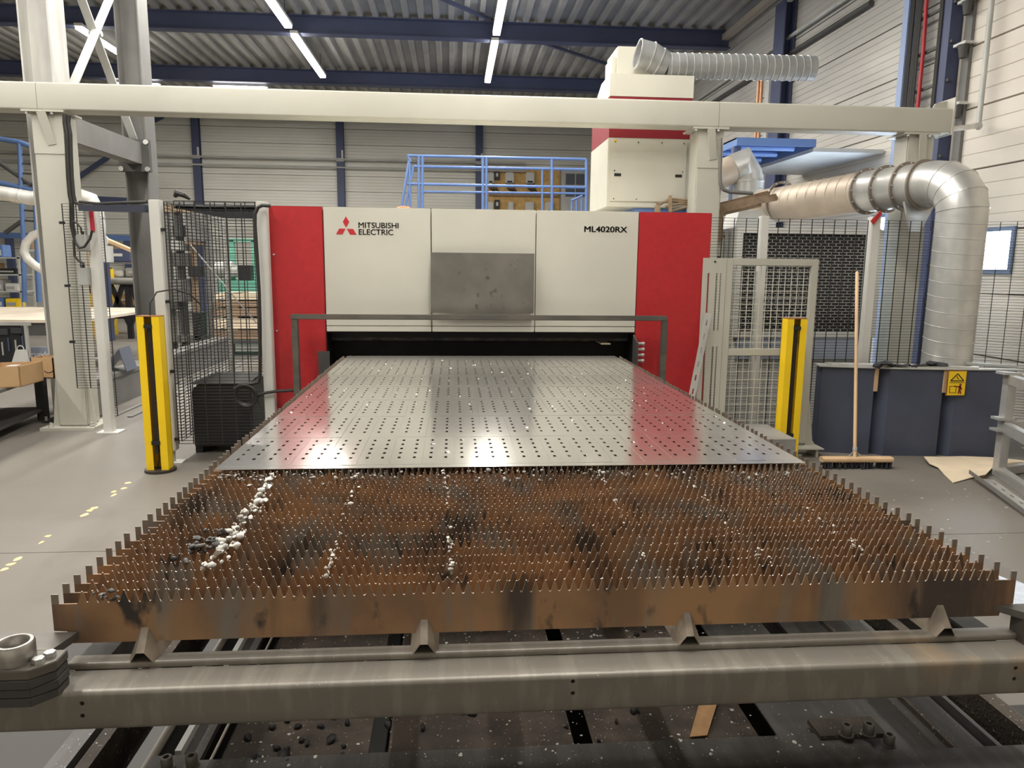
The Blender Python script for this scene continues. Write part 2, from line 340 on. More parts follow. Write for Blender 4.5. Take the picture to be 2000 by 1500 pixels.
# lamps
def strip(x, y0, y1, z, along='y', label='', light=True):
    cx_, cy_ = (x,(y0+y1)/2) if along == 'y' else ((y0+y1)/2, x)
    off = '_offscreen' if along == 'y' and y1 < 10 else ''
    r = root('strip_light'+off, (cx_, cy_, z), label, 'light', 'fluorescent strip lights under the roof')
    a = MB(); b = MB()
    if along == 'y':
        a.box(x-.075, x+.075, y0, y1, z+.03, z+.085); b.box(x-.065, x+.065, y0+.03, y1-.03, z-.02, z+.029)
    else:
        a.box(y0, y1, x-.075, x+.075, z+.03, z+.085); b.box(y0+.03, y1-.03, x-.065, x+.065, z-.02, z+.029)
    a.build('housing', WHITE, r); b.build('tube', TUBE_E, r)
    s = MB()
    for q in ((y0+.3),(y1-.3)):
        s.cyl((x,q,z+.08) if along == 'y' else (q,x,z+.08), (x,q,ZC+.02) if along == 'y' else (q,x,ZC+.02), .008, 6)
    s.build('hanger', DARKST, r)
    if light:
        L = bpy.data.lights.new('strip_light_glow','AREA'); L.shape = 'RECTANGLE'; L.size = .14; L.size_y = y1-y0-.1; L.energy = LAMP_W*(y1-y0)/3.4; L.color = (1.0,0.965,0.90)
        lo = bpy.data.objects.new('strip_light_glow'+off, L); COL.objects.link(lo); lo.parent = r; lo.location = (0,0,-.03)
        if along == 'x': lo.rotation_euler = (0,0,PI/2)
ROWS = {0.62:'over the cutting table', -3.32:'left of the cutting table', -7.36:'beyond the H columns'}
for x in ROWS:
    for y0, y1 in ((-1.3,1.8),(2.2,5.6),(6.3,9.8),(10.15,13.55),(14.0,17.25)):
        if x < -7 and 10 < y0 < 11: continue
        strip(x, y0, y1, 6.02, 'y', 'lit fluorescent strip in the lengthwise row '+ROWS[x])
for x0, x1, lb in ((-8.85,-7.6,'behind the dark H column'),(-6.3,-4.95,'right of the dark H column')):
    strip(18.6, x0, x1, 6.02, 'x', 'lit fluorescent strip hung crosswise '+lb)
# blue wall posts on the back wall
for u, wl in ((385,'just right of the dark H column'),(665,'midway between the H column and the blue railing'),(936,'beside the plywood inverter board')):
    p = at(u, 300, y=YB-.1)
    m = MB().box(p.x-.12,p.x+.12,YB-.22,YB-.20,0,6.4).box(p.x-.12,p.x+.12,YB-.05,YB-.03,0,6.4).box(p.x-.01,p.x+.01,YB-.2,YB-.05,0,6.4)
    r = root('wall_post', (p.x,YB-.12,0), 'blue steel post on the far wall '+wl, 'post', 'blue posts of the far wall')
    m.build('shaft', NAVY, r); MB().box(p.x-.13,p.x+.13,YB-.24,YB-.22,4.95,5.05).box(p.x+.05,p.x+.11,YB-.26,YB-.24,5.05,5.3).build('clamp', WHITE, r)
for z in (5.0, 4.75):
    MB().cyl((-18,YB-.27,z),(2.2,YB-.27,z),.03,8).build('wall_pipe', LGREY, label='thin grey conduit along the far siding wall, the %s of two' % ('upper' if z > 4.9 else 'lower'), cat='pipe', group='conduits on the far wall')

# ================================================================== GANTRY FRAME
G0, G1, GZ0, GZ1 = 5.72, 5.94, 2.945, 3.185
gr = root('gantry_frame', (0, 5.83, 0), 'long cream painted box beam gantry on wide posts spanning the whole cell', 'gantry')
def beamseg(x0, x1):
    prof = [(G0+.11+a, (GZ0+GZ1)/2+b) for a, b in rbox_profile(G1-G0, GZ1-GZ0, .018)]
    return MB().extr([(x0,a,b) for a,b in prof],(x1-x0,0,0)).build('beam', CREAM2, gr, smooth=35)
jx = [at(70,180,y=G0).x, at(1405,220,y=G0).x]
beamseg(-9, jx[0]-.002); beamseg(jx[0]+.002, jx[1]-.002); beamseg(jx[1]+.002, 4.70)
MB().box(4.70,4.715,G0-.02,G1+.02,GZ0-.01,GZ1+.10).extr([(4.55,G0+.1,GZ1),(4.70,G0+.1,GZ1),(4.70,G0+.1,GZ1+.09),(4.58,G0+.1,GZ1+.06)],(0,.02,0)).build('end_plate', CREAM2, gr)
def gcol(x, w=0.275, d=0.24, foot=True, bl=.27, br=.22):
    y0 = 5.76; y1 = y0+d; top = GZ0-.016
    col = MB().box(x-w/2,x+w/2,y0,y1,.03,top).build('column', CREAM2, gr, bevel=.012)
    m = MB(); m.box(x-w/2-.06,x+w/2+.03,y0-.05,y1+.05,top,top+.016).build('head_plate', CREAM2, col)
    MB().extr([(x-.035,y0-.10,top),(x+.035,y0-.10,top),(x+.02,y0-.10,top-.30),(x-.0,y0-.10,top-.34),(x-.03,y0-.10,top-.30)],(0,.004,0))
    b = MB().bar((x-.02,y0-.06,top),(x+.03,y0-.006,top-.28),.075,.012,(0,1,0)); b.build('brace', CREAM2, col)
    MB().box(x-w/2+.005,x+w/2-.005,y0-.006,y0,top-.36,top-.002).build('stiffener_plate', CREAM2, col)
    for dx in (-.16,-.03,.06):
        MB().cyl((x+dx,y0-.03,top-.02),(x+dx,y0-.03,top),.016,6).build('bolt', GALV, col)
    if foot:
        bp = MB().box(x-bl,x+br,y0-.09,y1+.12,0,.03).build('base_plate', CREAM2, col)
        for sx in ((-1,1) if br > .2 else (-1,)):
            MB().extr([(x+sx*w/2,y0+.02,.03),(x+sx*(w/2+.06),y0+.02,.03),(x+sx*(w/2+.05),y0+.02,.12),(x+sx*w/2,y0+.02,.55)],(0,.02,0)).build('gusset', CREAM2, col)
            for yy in (y0-.04,):
                MB().cyl((x+sx*min(.19,br-.02),yy,.03),(x+sx*min(.19,br-.02),yy,.075),.013,8).cyl((x+sx*min(.19,br-.02),yy,.03),(x+sx*min(.19,br-.02),yy,.05),.024,6).build('anchor_bolt', GALVD, col)
    return col
cxL = (at(110,780,y=5.76).x+at(170,780,y=5.76).x)/2; gcol(cxL)
cxM = (at(1362,300,y=5.76).x+at(1408,300,y=5.76).x)/2+.01; gcol(cxM, .26, bl=.2, br=.135)
cxR = (at(1770,290,y=5.76).x+at(1825,290,y=5.76).x)/2; gcol(cxR, .27)
# cables down the left gantry column
pts = [at(u,v,y=5.70) for u,v in ((128,225),(127,240),(131,262),(132,300),(134,345),(137,380),(140,395))]
MB().pipe(pts+[at(141,440,y=5.70),at(146,462,y=5.70)], .022, 8).pipe([p+Vector((.03,0,0)) for p in pts]+[at(150,397,y=5.68)]+[at(160,401,y=5.6)], .016, 8).build('cable_bundle', CABLE, label='black cable bundle strapped down the left cream gantry column', cat='cable')

# ================================================================== BUILDING COLUMNS (grey H sections)
def hcol(x0, x1, y, d, top, m, label):
    r = root('steel_column', ((x0+x1)/2, y+d/2, 0), label, 'column', 'grey H columns of the hall')
    t = .016
    MB().box(x0,x0+t,y,y+d,0.02,top).box(x1-t,x1,y,y+d,0.02,top).box(x0+t,x1-t,y+d/2-.006,y+d/2+.006,0.02,top).build('shaft', m, r)
    MB().box(x0-.08,x1+.08,y-.08,y+d+.08,0,.02).build('base_plate', DARKST, r)
    bb = MB()
    for sx in (x0-.05,x1+.05): bb.cyl((sx,y-.05,.02),(sx,y-.05,.06),.014,6)
    bb.build('anchor_bolts', GALVD, r)
    return r
hcol(-4.26,-3.98,6.13,.30,6.2, GALVD, 'weathered light grey H column right behind the cream gantry column')
hcol(-4.26,-3.98,8.2,.30,6.2, GREYST, 'dark grey H column standing behind the yellow light curtain post')
r = root('column_tie_beam', (-4.05,7.2,2.79), 'grey steel beam bolted between the two H columns', 'beam')
MB().box(-4.20,-4.04,6.43,8.2,2.79,2.802).box(-4.20,-4.04,6.43,8.2,3.028,3.04).box(-4.125,-4.115,6.43,8.2,2.80,3.03).box(-4.03,-4.02,6.43,8.15,2.79,3.04).build('beam', GREYST, r)
MB().box(-4.3,-3.93,8.13,8.2,2.70,3.08).build('end_plate', DARKST, r)
for dz in (2.73,3.05):
    for dx in (-4.27,-3.96): MB().cyl((dx,8.13,dz),(dx,8.115,dz),.03,10).build('bolt', GALV, r)
r = root('cross_brace', (-4.12,7.2,3.1), 'crossed flat steel bracing bars between the two H columns', 'brace')
for a,b in (((-4.12,6.45,5.1),(-4.12,8.18,3.09)),((-4.08,6.45,3.09),(-4.08,8.18,5.1))): MB().bar(a,b,.02,.09,(1,0,0)).build('brace_bar', LGREY, r)
MB().cyl((-4.03,7.32,4.05),(-4.16,7.32,4.05),.03,10).build('bolt', GALV, r)

# ================================================================== LASER CUTTING MACHINE
YM = 4.551; XS = [-1.6754,-1.2491,-0.3995,0.4453,1.2914,1.9041]; ZT, ZB = 2.048, 1.0636
lc = root('laser_cutting_machine', (0.1, 5.9, 0), 'large cream and red flatbed laser cutting machine with a dark loading mouth', 'machine')
b = MB()
b.box(XS[0]+.02,XS[5]-.02,YM+1.2,7.1,0,ZT-.02).box(XS[0]+.02,XS[1]-.03,YM+.03,YM+1.2,0,ZT-.02).box(XS[4]+.03,XS[5]-.02,YM+.03,YM+1.2,0,ZT-.02).box(XS[1]-.03,XS[4]+.03,YM+.03,YM+1.2,ZB+.01,ZT-.02)
b.build('body', CREAM, lc)
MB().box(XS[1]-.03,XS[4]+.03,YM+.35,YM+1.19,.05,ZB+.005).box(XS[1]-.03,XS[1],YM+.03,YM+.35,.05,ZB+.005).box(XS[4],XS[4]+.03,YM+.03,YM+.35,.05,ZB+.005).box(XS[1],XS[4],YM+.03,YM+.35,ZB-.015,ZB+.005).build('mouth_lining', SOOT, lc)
for x0, x1 in ((XS[0],XS[1]),(XS[4],XS[5])):
    MB().box(x0+.002,x1-.004,YM-.012,YM+.03,.06,ZT).build('red_side_panel', RED, lc, bevel=.004)['label'] = 'bright red painted side panel'
for i in (1,2,3):
    MB().box(XS[i]+.004,XS[i+1]-.004,YM-.012,YM+.03,ZB+.048,ZT).build('front_panel', CREAM, lc, bevel=.003)
    MB().box(XS[i]+.004,XS[i+1]-.004,YM-.012,YM+.03,ZB,ZB+.044).build('lower_strip', CREAM, lc, bevel=.003)
# hanging soot-black flaps in the mouth
nf = 15; fw_ = (XS[4]-XS[1])/nf
for i in range(nf):
    x = XS[1]+fw_*i; k = random.uniform(-.012,.012); yy = YM+.24+(i%2)*.012
    v = [(x-.012,yy,ZB-.06),(x+fw_+.012,yy+.004,ZB-.06),(x+fw_+.008+k,yy-.012+k,.965),(x-.010+k,yy+.012,.965)]
    MB().extr(v,(0,.004,0)).build('curtain_flap', FLAP, lc)
MB().box(XS[1],XS[4],YM+.225,YM+.27,ZB-.07,ZB-.012).build('curtain_rail', BLACK, lc)
# blank steel plate hung on the centre
pl = at(841,493,y=YM-.10); pr = at(1042,612,y=YM-.10)
MB().box(pl.x,pr.x,YM-.104,YM-.10,pr.z,pl.z).build('centre_plate', PLATE, lc)['label'] = 'bare grey rolled steel plate'
m = MB()
for sx in (pl.x+.1, pr.x-.1): m.box(sx-.02,sx+.02,YM-.10,YM-.01,pr.z+.1,pr.z+.14).box(sx-.02,sx+.02,YM-.10,YM-.01,pl.z-.14,pl.z-.1)
m.build('plate_bracket', DARKST, lc)
# emblem and lettering
YF = YM-.0145
def em(pts, name='emblem_diamond'):
    m = MB().extr([(a,YF,b) for a,b in pts],(0,.0025,0)).build(name, LOGO, lc)
def pz(u, v): p = at(u,v,y=YF); return (p.x,p.z)
s = 1/9.0909
def zz(a,b): return pz(640+a*s, 410+b*s)
em([zz(322,115),zz(382,212),zz(325,312),zz(268,212)])
em([zz(205,330),zz(315,333),zz(262,434),zz(148,431)])
em([zz(340,335),zz(452,338),zz(510,437),zz(395,436)])
p = zz(548,318); q = zz(1258,325); p2 = zz(553,440); q2 = zz(1165,447)
def fit_text(body, p, q, hpx, name, thick):
    t = text(body, 1.0, (0,0,0), INK, lc, name, 0)
    if thick:
        q_ = MB(); base = [v.co.copy() for v in t.data.vertices]; fs_ = [tuple(p.vertices) for p in t.data.polygons]
        for dx_, dz_ in ((-thick,0),(thick,0),(0,thick*.7),(0,-thick*.7)): q_.add([c+Vector((dx_,0,dz_)) for c in base], fs_)
        me_ = bpy.data.meshes.new(name); me_.from_pydata(q_.v,[],q_.f); me_.materials.append(INK); t.data = me_
    xs_ = [v.co.x for v in t.data.vertices]; zs_ = [v.co.z for v in t.data.vertices]
    sx = (q[0]-p[0])/(max(xs_)-min(xs_)); sz = hpx/(max(zs_)-min(zs_))
    for v in t.data.vertices: v.co.x = (v.co.x-min(xs_))*sx; v.co.z = (v.co.z-min(zs_))*sz; v.co.y *= .3
    t.location = Vector((p[0],YF,p[1]))-wloc(lc)
hh = zz(548,218)[1]-zz(548,318)[1]
fit_text('MITSUBISHI', p, q, hh, 'lettering', .010)
fit_text('ELECTRIC', p2, q2, hh, 'lettering', .010)
a_ = at(1141,453,y=YF); b_ = at(1225,454,y=YF); t_ = at(1141,441.5,y=YF)
fit_text('ML4020RX', (a_.x,a_.z), (b_.x,b_.z), t_.z-a_.z, 'model_lettering', .026)
for (u,v) in ((535,497),(541,646)):
    p = at(u,v,y=YM-.014); MB().cyl((p.x,YM-.012,p.z),(p.x,YM-.02,p.z),.008,8).build('screw', GALV, lc)
# roller bracket on the right jamb and shield plate on the left jamb
pb = at(1240,660,y=YM-.02)
m = MB().extr([(1.275,YM-.012,ZB-.02),(1.275,YM-.16,ZB-.075),(1.275,YM-.16,.80),(1.275,YM-.012,.78)],(.012,0,0)).build('roller_bracket', DARKST, lc)
for i in range(4):
    z = .965-.047*i+.015; MB().cyl((1.287,YM-.11,z),(1.345,YM-.11,z),.011,10).build('bolt', GALV, lc); MB().cyl((1.325,YM-.11,z),(1.348,YM-.11,z),.016,6).build('nut', GALV, lc)
q0 = at(621,686,y=YM-.1); q1 = at(643,690,y=YM-.1)
MB().box(q0.x,q0.x+.09,YM-.10,YM-.09,.62,q0.z).build('shield_plate', DARKST, lc)
MB().box(1.02,1.10,YM+.05,YM+.30,.955,.965).build('small_scrap_strip', CARDL, lc)
MB().box(-.75,-.2,6.2,6.6,ZT-.02,ZT+.05).build('roof_box', GREYP, lc); MB().box(-.2,.75,5.2,5.8,ZT-.02,ZT+.04).build('roof_hatch', WHITE, lc)
# guard rail in front of the mouth
ZR = 1.198; YR = 4.317
g0 = at(568,620,y=YR).x; g1 = at(1303,620,y=YR).x
gd = root('guard_rail', ((g0+g1)/2,YR,0), 'bare steel square tube guard frame straddling the loading mouth', 'guard rail')
MB().box(g0,g1,YR-.02,YR+.02,ZR-.02,ZR+.02).build('top_rail', MILL, gd, bevel=.005)
for x in (g0+.005, g1-.045):
    MB().box(x,x+.05,YR-.02,YR+.02,0,ZR-.02).build('post', MILL, gd, bevel=.005)
    MB().box(x-.04,x+.09,YR-.06,YR+.06,0,.01).build('foot_plate', MILL, gd)

# ================================================================== CUTTING TABLE (slat pallet)
ct = root('cutting_table', (0, 1.8, 0), 'laser cutting pallet with rows of rusty saw-tooth slats', 'cutting table')
PT = 0.0485
def slat_mesh(seed, wear):
    rng = random.Random(seed); top = []; N = 96; x0 = -.985; pw = 1.97/N
    top = [(1.034,.917),(.985,.917)]
    for i in range(N):
        xa = .985-pw*i; d = rng.uniform(-.0016,.0016)*wear; h = .9445-abs(rng.gauss(0,.0012))*wear
        if rng.random() < .012*wear: h -= .012
        top += [(xa-pw*.10,.9205+d),(xa-pw*.43,h),(xa-pw*.52,h),(xa-pw*.86,.9205+d),(xa-pw*.98,.9185+d)]
    top += [(-.985,.917),(-1.034,.917)]
    poly = [(-1.034,.86),(-1.008,.858),(-1.003,.832),(1.003,.832),(1.008,.858),(1.034,.86)]+top
    n = len(poly); t = .0032; nb = 6; nt = len(top)
    m = MB(); m.v = [Vector((x,-t/2,z)) for x,z in poly]+[Vector((x,t/2,z)) for x,z in poly]
    m.f = [tuple(range(n)), tuple(reversed(range(n,2*n)))]; m.m = [0,0]
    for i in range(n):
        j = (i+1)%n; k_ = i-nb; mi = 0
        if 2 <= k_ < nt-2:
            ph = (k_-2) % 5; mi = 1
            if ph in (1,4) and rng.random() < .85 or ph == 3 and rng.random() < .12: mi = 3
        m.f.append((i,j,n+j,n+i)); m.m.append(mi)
    for sx in (-1,1): m.box(min(sx*1.021,sx*1.034),max(sx*1.021,sx*1.034),-t/2,t/2,.9165,.9375,2)
    me = bpy.data.meshes.new('slat'); me.from_pydata(m.v,[],m.f)
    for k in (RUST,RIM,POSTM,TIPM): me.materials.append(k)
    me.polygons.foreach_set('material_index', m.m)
    bm = bmesh.new(); bm.from_mesh(me); bmesh.ops.recalc_face_normals(bm, faces=bm.faces)
    bmesh.ops.triangulate(bm, faces=[f for f in bm.faces if len(f.verts) > 4], ngon_method='EAR_CLIP')
    bm.to_mesh(me); bm.free(); return me
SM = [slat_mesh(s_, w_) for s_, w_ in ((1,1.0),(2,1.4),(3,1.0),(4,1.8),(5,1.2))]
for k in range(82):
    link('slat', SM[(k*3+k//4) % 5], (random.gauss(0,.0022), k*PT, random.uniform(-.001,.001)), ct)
# inverted angle rails that carry the slats
for x in (-.855,-.286,.281,.861):
    m = MB(); hw = .030; yb, ya = -.034, 0.0
    A_ = [(x-hw,yb,.80),(x-.006,ya-.012,.866),(x+.006,ya-.012,.866),(x+hw,yb,.80)]
    for t_, dz in ((0,0),):
        v = [(x-hw,yb+.015,.80),(x-.008,-.006,.868),(x+.008,-.006,.868),(x+hw,yb+.015,.80),(x+hw-.01,yb,.80),(x+.007,yb,.812),(x-.007,yb,.812),(x-hw+.01,yb,.80)]
    # ridge slopes down to the front, hollow under
    vs = [(x-hw,-.012,.80),(x-.007,.004,.868),(x+.007,.004,.868),(x+hw,-.012,.80),
          (x-hw,4.46,.80),(x-.007,4.46,.868),(x+.007,4.46,.868),(x+hw,4.46,.80),
          (x-.022,yb+.004,.80),(x-.008,yb,.822),(x+.008,yb,.822),(x+.022,yb+.004,.80)]
    m.add(vs, [(0,1,5,4),(1,2,6,5),(2,3,7,6),(0,8,9,1),(1,9,10,2),(2,10,11,3),(4,5,6,7)])
    pass
    m.build('support_rail', [mat('dusty_rail_steel',(0.27,0.225,0.175),.55,.2,var=.25,scale=25),GAP], ct, smooth=50)
XL, XR = -1.55, 1.50
prof = [(-.0095+a,.7925+b) for a,b in rbox_profile(.036,.016,.005,3)]
MB().extr([(-1.0,a,b) for a,b in prof],(2.05,0,0)).build('ledge_bar', TUBEM, ct, smooth=40)
prof = [(-.0625+a,.744+b) for a,b in rbox_profile(.085,.083,.010,5)]
ft = MB().extr([(XL,a,b) for a,b in prof],(XR-XL,0,0)).build('front_tube', TUBEM, ct, smooth=40)
for u,v in ((160,1374),(161,1398),(1119,1331),(1119,1354),(1984,1305),(1981,1326)):
    p = at(u,v,y=-.105); drill(ft, MB().cyl((p.x,-.115,p.z),(p.x,-.08,p.z),.0045,12))
for sx, x0, x1 in ((-1,-.99,-.93),(1,.93,.99)):
    MB().box(x0,x1,-.02,4.46,.70,.80).build('side_rail', DARKST, ct)
MB().box(-.99,.99,4.36,4.46,.70,.80).build('rear_tube', DARKST, ct)
for k in range(5): MB().box(-.93,.93,.6+.85*k,.66+.85*k,.72,.80).build('cross_member', DARKST, ct)
# plates the first slat ends rest on
MB().extr([(-1.16,-.005,.842),(-1.0,-.005,.842),(-.985,-.005,.842),(-1.0,-.075,.842),(-1.16,-.075,.842)],(0,0,.016)).box(-1.15,-1.02,-.07,-.01,.785,.842).build('end_rest_plate', MILL, ct)
MB().extr([(.995,.0,.842),(1.17,.0,.842),(1.17,-.06,.842),(1.045,-.06,.842)],(0,0,.016)).box(1.03,1.16,-.055,-.005,.785,.842).build('end_rest_plate', MILL, ct)
# locating bush on a shim stack at the left corner
lb = root('locating_bush', (-1.06,-.09,.785), 'worn steel locating bush bolted on a stacked shim block', 'bush')
lb.parent = None
for i,(z0,z1) in enumerate(((.786,.803),(.8035,.821),(.8215,.839),(.8395,.858))):
    e = .002*(i%2)
    MB().extr([(-1.20,-.152+e,z0),(-1.003,-.152+e,z0),(-.972+e,-.118,z0),(-.972+e,-.075,z0),(-1.20,-.075,z0)],(0,0,z1-z0)).build('shim_plate', MILL if i == 3 else DARKST, lb, bevel=.0015)
TOPSHIM = [o for o in lb.children][-1]
bx, by = -1.045, -.112
m = MB(); n = 40
R_ = [(.033,.858),(.034,.862),(.034,.893),(.031,.897),(.026,.897),(.023,.893),(.022,.87),(.022,.857)]
vs = [(bx+r_*math.cos(2*PI*i/n), by+r_*math.sin(2*PI*i/n), z_) for r_,z_ in R_ for i in range(n)]
m.add(vs, [(j*n+i,j*n+(i+1)%n,(j+1)*n+(i+1)%n,(j+1)*n+i) for j in range(len(R_)-1) for i in range(n)]); m.build('sleeve', mat('worn_bright_steel',(0.42,0.40,0.37),0.38,0.85,var=.2,scale=30), lb, smooth=50)
for dx,dy in ((.055,.012),(.046,-.010),(-.04,-.03)):
    MB().cyl((bx+dx,by+dy,.858),(bx+dx,by+dy,.868),.0105,6).build('bolt', GALV, lb)
p = at(78,1294,z=.859); drill(TOPSHIM, MB().cyl((p.x,p.y,.845),(p.x,p.y,.865),.0055,12))

# ================================================================== SHEET WITH CUT PARTS
SX0, SX1, SY0, SY1, SZ = -.990, .978, .880, 3.88, .9452
sh = root('perforated_metal_sheet', (0, 2.3, SZ), 'large bright metal sheet cut into rows of perforated panels lying on the slats', 'metal sheet')
NC, NR, CW, RH, OX, OY = 18, 7, .1078, .394, -.976, .915
web = .0034; T = .0009
def gridmesh(name, xsb, ysb, holes, mats, parent, t=T):
    """rectangle with rectangular holes: cells of a grid, walls round each hole and edge"""
    nx, ny = len(xsb)-1, len(ysb)-1; vi = {}; V = []; F = []; M = []
    def vid(i,j,k):
        if (i,j,k) not in vi: vi[(i,j,k)] = len(V); V.append((xsb[i],ysb[j],t if k else 0))
        return vi[(i,j,k)]
    solid = lambda i,j: 0 <= i < nx and 0 <= j < ny and (i,j) not in holes
    for i in range(nx):
        for j in range(ny):
            if not solid(i,j): continue
            F.append((vid(i,j,1),vid(i+1,j,1),vid(i+1,j+1,1),vid(i,j+1,1))); M.append(0)
            F.append((vid(i,j+1,0),vid(i+1,j+1,0),vid(i+1,j,0),vid(i,j,0))); M.append(0)
            for (di,dj,a,b) in ((-1,0,(i,j+1),(i,j)),(1,0,(i+1,j),(i+1,j+1)),(0,-1,(i,j),(i+1,j)),(0,1,(i+1,j+1),(i,j+1))):
                if not solid(i+di,j+dj): F.append((vid(*a,0),vid(*b,0),vid(*b,1),vid(*a,1))); M.append(1)
    me = bpy.data.meshes.new(name); me.from_pydata(V,[],F)
    for m in mats: me.materials.append(m)
    me.polygons.foreach_set('material_index', M); me.update(); return me
xb = [0,.0]; pwid, plen = CW-web, RH-web
hx = [.020,.0295,.072,.0815]; hy = []
for k in range(5): hy += [.078+.0625*k, .099+.0625*k]
pm = gridmesh('cut_panel', [0]+hx+[pwid], [0]+hy+[plen], {(i,j) for i in (1,3) for j in range(1,11,2)}, (SHEET,SHEET), sh)
xsb = [SX0]; holes = set()
for i in range(NC): xsb += [OX+CW*i+web*.42, OX+CW*(i+1)-web*.42]
xsb += [SX1]; ysb = [SY0]
for j in range(NR): ysb += [OY+RH*j+web*.42, OY+RH*(j+1)-web*.42]
ysb += [SY1]
sk = gridmesh('skeleton', xsb, ysb, {(1+2*i,1+2*j) for i in range(NC) for j in range(NR)}, (SHEET,CUTEDGE), sh)
link('skeleton', sk, (0,0,SZ), sh)
rng = random.Random(3)
for i in range(NC):
    for j in range(NR):
        o = link('cut_panel', pm, (OX+CW*i+web*.5, OY+RH*j+web*.5, SZ+rng.uniform(0,.0006)), sh)
        tilt = .0035 if rng.random() < .28 else .0009
        if i >= 13 and rng.random() < .5: tilt = .006
        o.rotation_euler = (rng.uniform(-.5,.5)*tilt, rng.uniform(-1,.2)*tilt*1.5, 0)
        o.location.z += tilt*.12
# ---- slag and spatter
def slag(name, label, m, pts, r0, r1, cat='slag', sq=(1,1,.8)):
    q = MB(); rg = random.Random(hash(label) % 999 if False else len(label)*7)
    for (x,y,z,k) in pts: q.blob((x,y,z), rg.uniform(r0,r1)*k, (rg.uniform(.7,1.3),rg.uniform(.7,1.5),sq[2]*rg.uniform(.7,1.3)), .38, rng=rg)
    return q.build(name, m, label=label, cat=cat, kind='stuff', smooth=70)
def streak(a, b, n, spread, dense=1.0):
    out = []; rg = random.Random(n+int(a[0]))
    A, B = at(a[0],a[1],z=.935), at(b[0],b[1],z=.935)
    for k in range(n):
        t = rg.random()**dense; p = A.lerp(B,t); ys_ = round(p.y/PT)*PT
        out.append((p.x+rg.gauss(0,spread), ys_+rg.uniform(-.008,.008), .934+rg.uniform(-.012,.010), rg.uniform(.5,1.2)))
    return out
slag('white_slag','thick crusted white slag trail across the slats, the heaviest of all', SLAG, streak((538,925),(404,1108),130,.006)+streak((520,970),(404,1108),40,.012), .004, .010)
slag('dark_slag','clump of dark grey slag beside the heaviest white trail', SLAGD, streak((430,1040),(395,1075),46,.016)+streak((380,1060),(360,1085),10,.01)+streak((225,1150),(210,1158),8,.01), .004, .010)
slag('white_slag','broken white slag trail with clots near its front end, second heaviest', SLAG, streak((700,925),(640,1112),26,.004)+streak((660,1060),(640,1112),26,.003), .0025, .006)
slag('white_slag','two white slag clots in line with the centre of the table', SLAG, streak((866,920),(882,1060),14,.004)+streak((877,1052),(878,1072),14,.002)+streak((880,1090),(882,1106),14,.002), .003, .006)
slag('white_slag','sparse white slag trail right of the table centre', SLAG, streak((1165,915),(1262,1085),26,.004)+streak((1168,915),(1170,925),10,.006)+streak((1254,1076),(1252,1085),8,.002), .0025, .005)
slag('white_slag','scattered white slag beads between the thin trails on the right', SLAG, streak((1328,915),(1445,1050),22,.006)+streak((1480,1080),(1500,1090),8,.006)+streak((1570,980),(1640,1040),9,.004), .0025, .005)
slag('white_slag','thin curled white slag strip near the right end of the table', SLAG, streak((1657,1052),(1668,1058),10,.001)+streak((1670,1058),(1686,1080),14,.001), .002, .0035)
pts = []; rg = random.Random(5)
for k in range(230):
    u = 430+1130*(rg.random()**1.5); p = at(u, 918-.009*(u-430)+rg.uniform(2,22), z=.932); pts.append((p.x,round(p.y/PT)*PT+rg.uniform(-.006,.006),.932+rg.uniform(-.01,.006),rg.uniform(.5,1.1)))
slag('slag_crust','grey slag crust clinging to the slats along the front edge of the sheet', mat('grey_slag',(0.33,0.32,0.30),.75,var=.5,scale=60), pts, .003, .0075)
pts = []
for k in range(150):
    i, j, h = rg.randrange(NC), rg.randrange(NR), rg.randrange(5)
    pts.append((OX+CW*i+rg.choice((.0245,.0765))+rg.uniform(-.004,.012), OY+RH*j+.092+.0625*h+rg.uniform(-.004,.004), SZ+T+.001, rg.choice((.4,.6,.8,1.2))))
slag('spatter','white spatter beads stuck round the holes of the cut sheet', mat('white_spatter',(0.85,0.84,0.8),.6), pts, .003, .0055, 'spatter', (1,1,.5))

# ================================================================== LOWER TABLE / SCRAP TRAY BENEATH
lt = root('lower_table', (0, 1.8, 0), 'dark dusty scrap tray and rails of the lower shuttle table', 'machine base')
ZL = .50
for x0, x1, m in ((-.74,-.42,DIRT),(-.375,.055,DIRT),(.10,.50,DIRT),(.545,.74,TRAYG)):
    MB().box(x0,x1,.02,4.3,ZL-.004,ZL).build('tray_plate', m, lt)
MB().box(-1.30,1.30,-.5,4.3,.0,.30).box(-1.9,-1.30,-.9,.55,0,.30).box(-1.58,-1.30,.55,1.15,0,.30).box(1.30,1.9,-.9,.45,0,.30).build('base_with_shade_wings', mat('dirty_base_steel',(0.05,0.046,0.042),.7), lt)  # outer side wings are added to hide lit floor, standing in for shade
MB().box(-.86,1.12,-.75,-.02,ZL+.004,ZL+.02).build('front_cross_plate', TRAYG, lt)
MB().box(-.80,.74,-.018,.06,ZL+.001,ZL+.012).build('cross_strip', TRAYG, lt)
MB().box(.70,1.02,-.02,.30,ZL-.02,ZL-.005).box(.80,1.08,.30,4.2,ZL-.02,ZL-.005).build('side_plate', TRAYG, lt)
a_, b_ = at(283,1503,z=ZL), at(338,1412,z=ZL); d_ = (b_-a_)
MB().cyl(a_-d_*.6, a_+d_*9, .0105, 14).build('round_rod', MATS['worn_tube_steel'], lt, smooth=50)
a_, b_ = at(348,1478,z=ZL), at(385,1412,z=ZL); d_ = b_-a_
MB().bar(a_, a_+d_*8, .014, .03).build('flat_rail', LGREY, lt)
MB().box(-.845,-.795,.05,4.0,ZL-.02,ZL-.004).build('flat_rail', TRAYG, lt)
a_, b_ = at(408,1492,z=ZL), at(448,1412,z=ZL); d_ = b_-a_
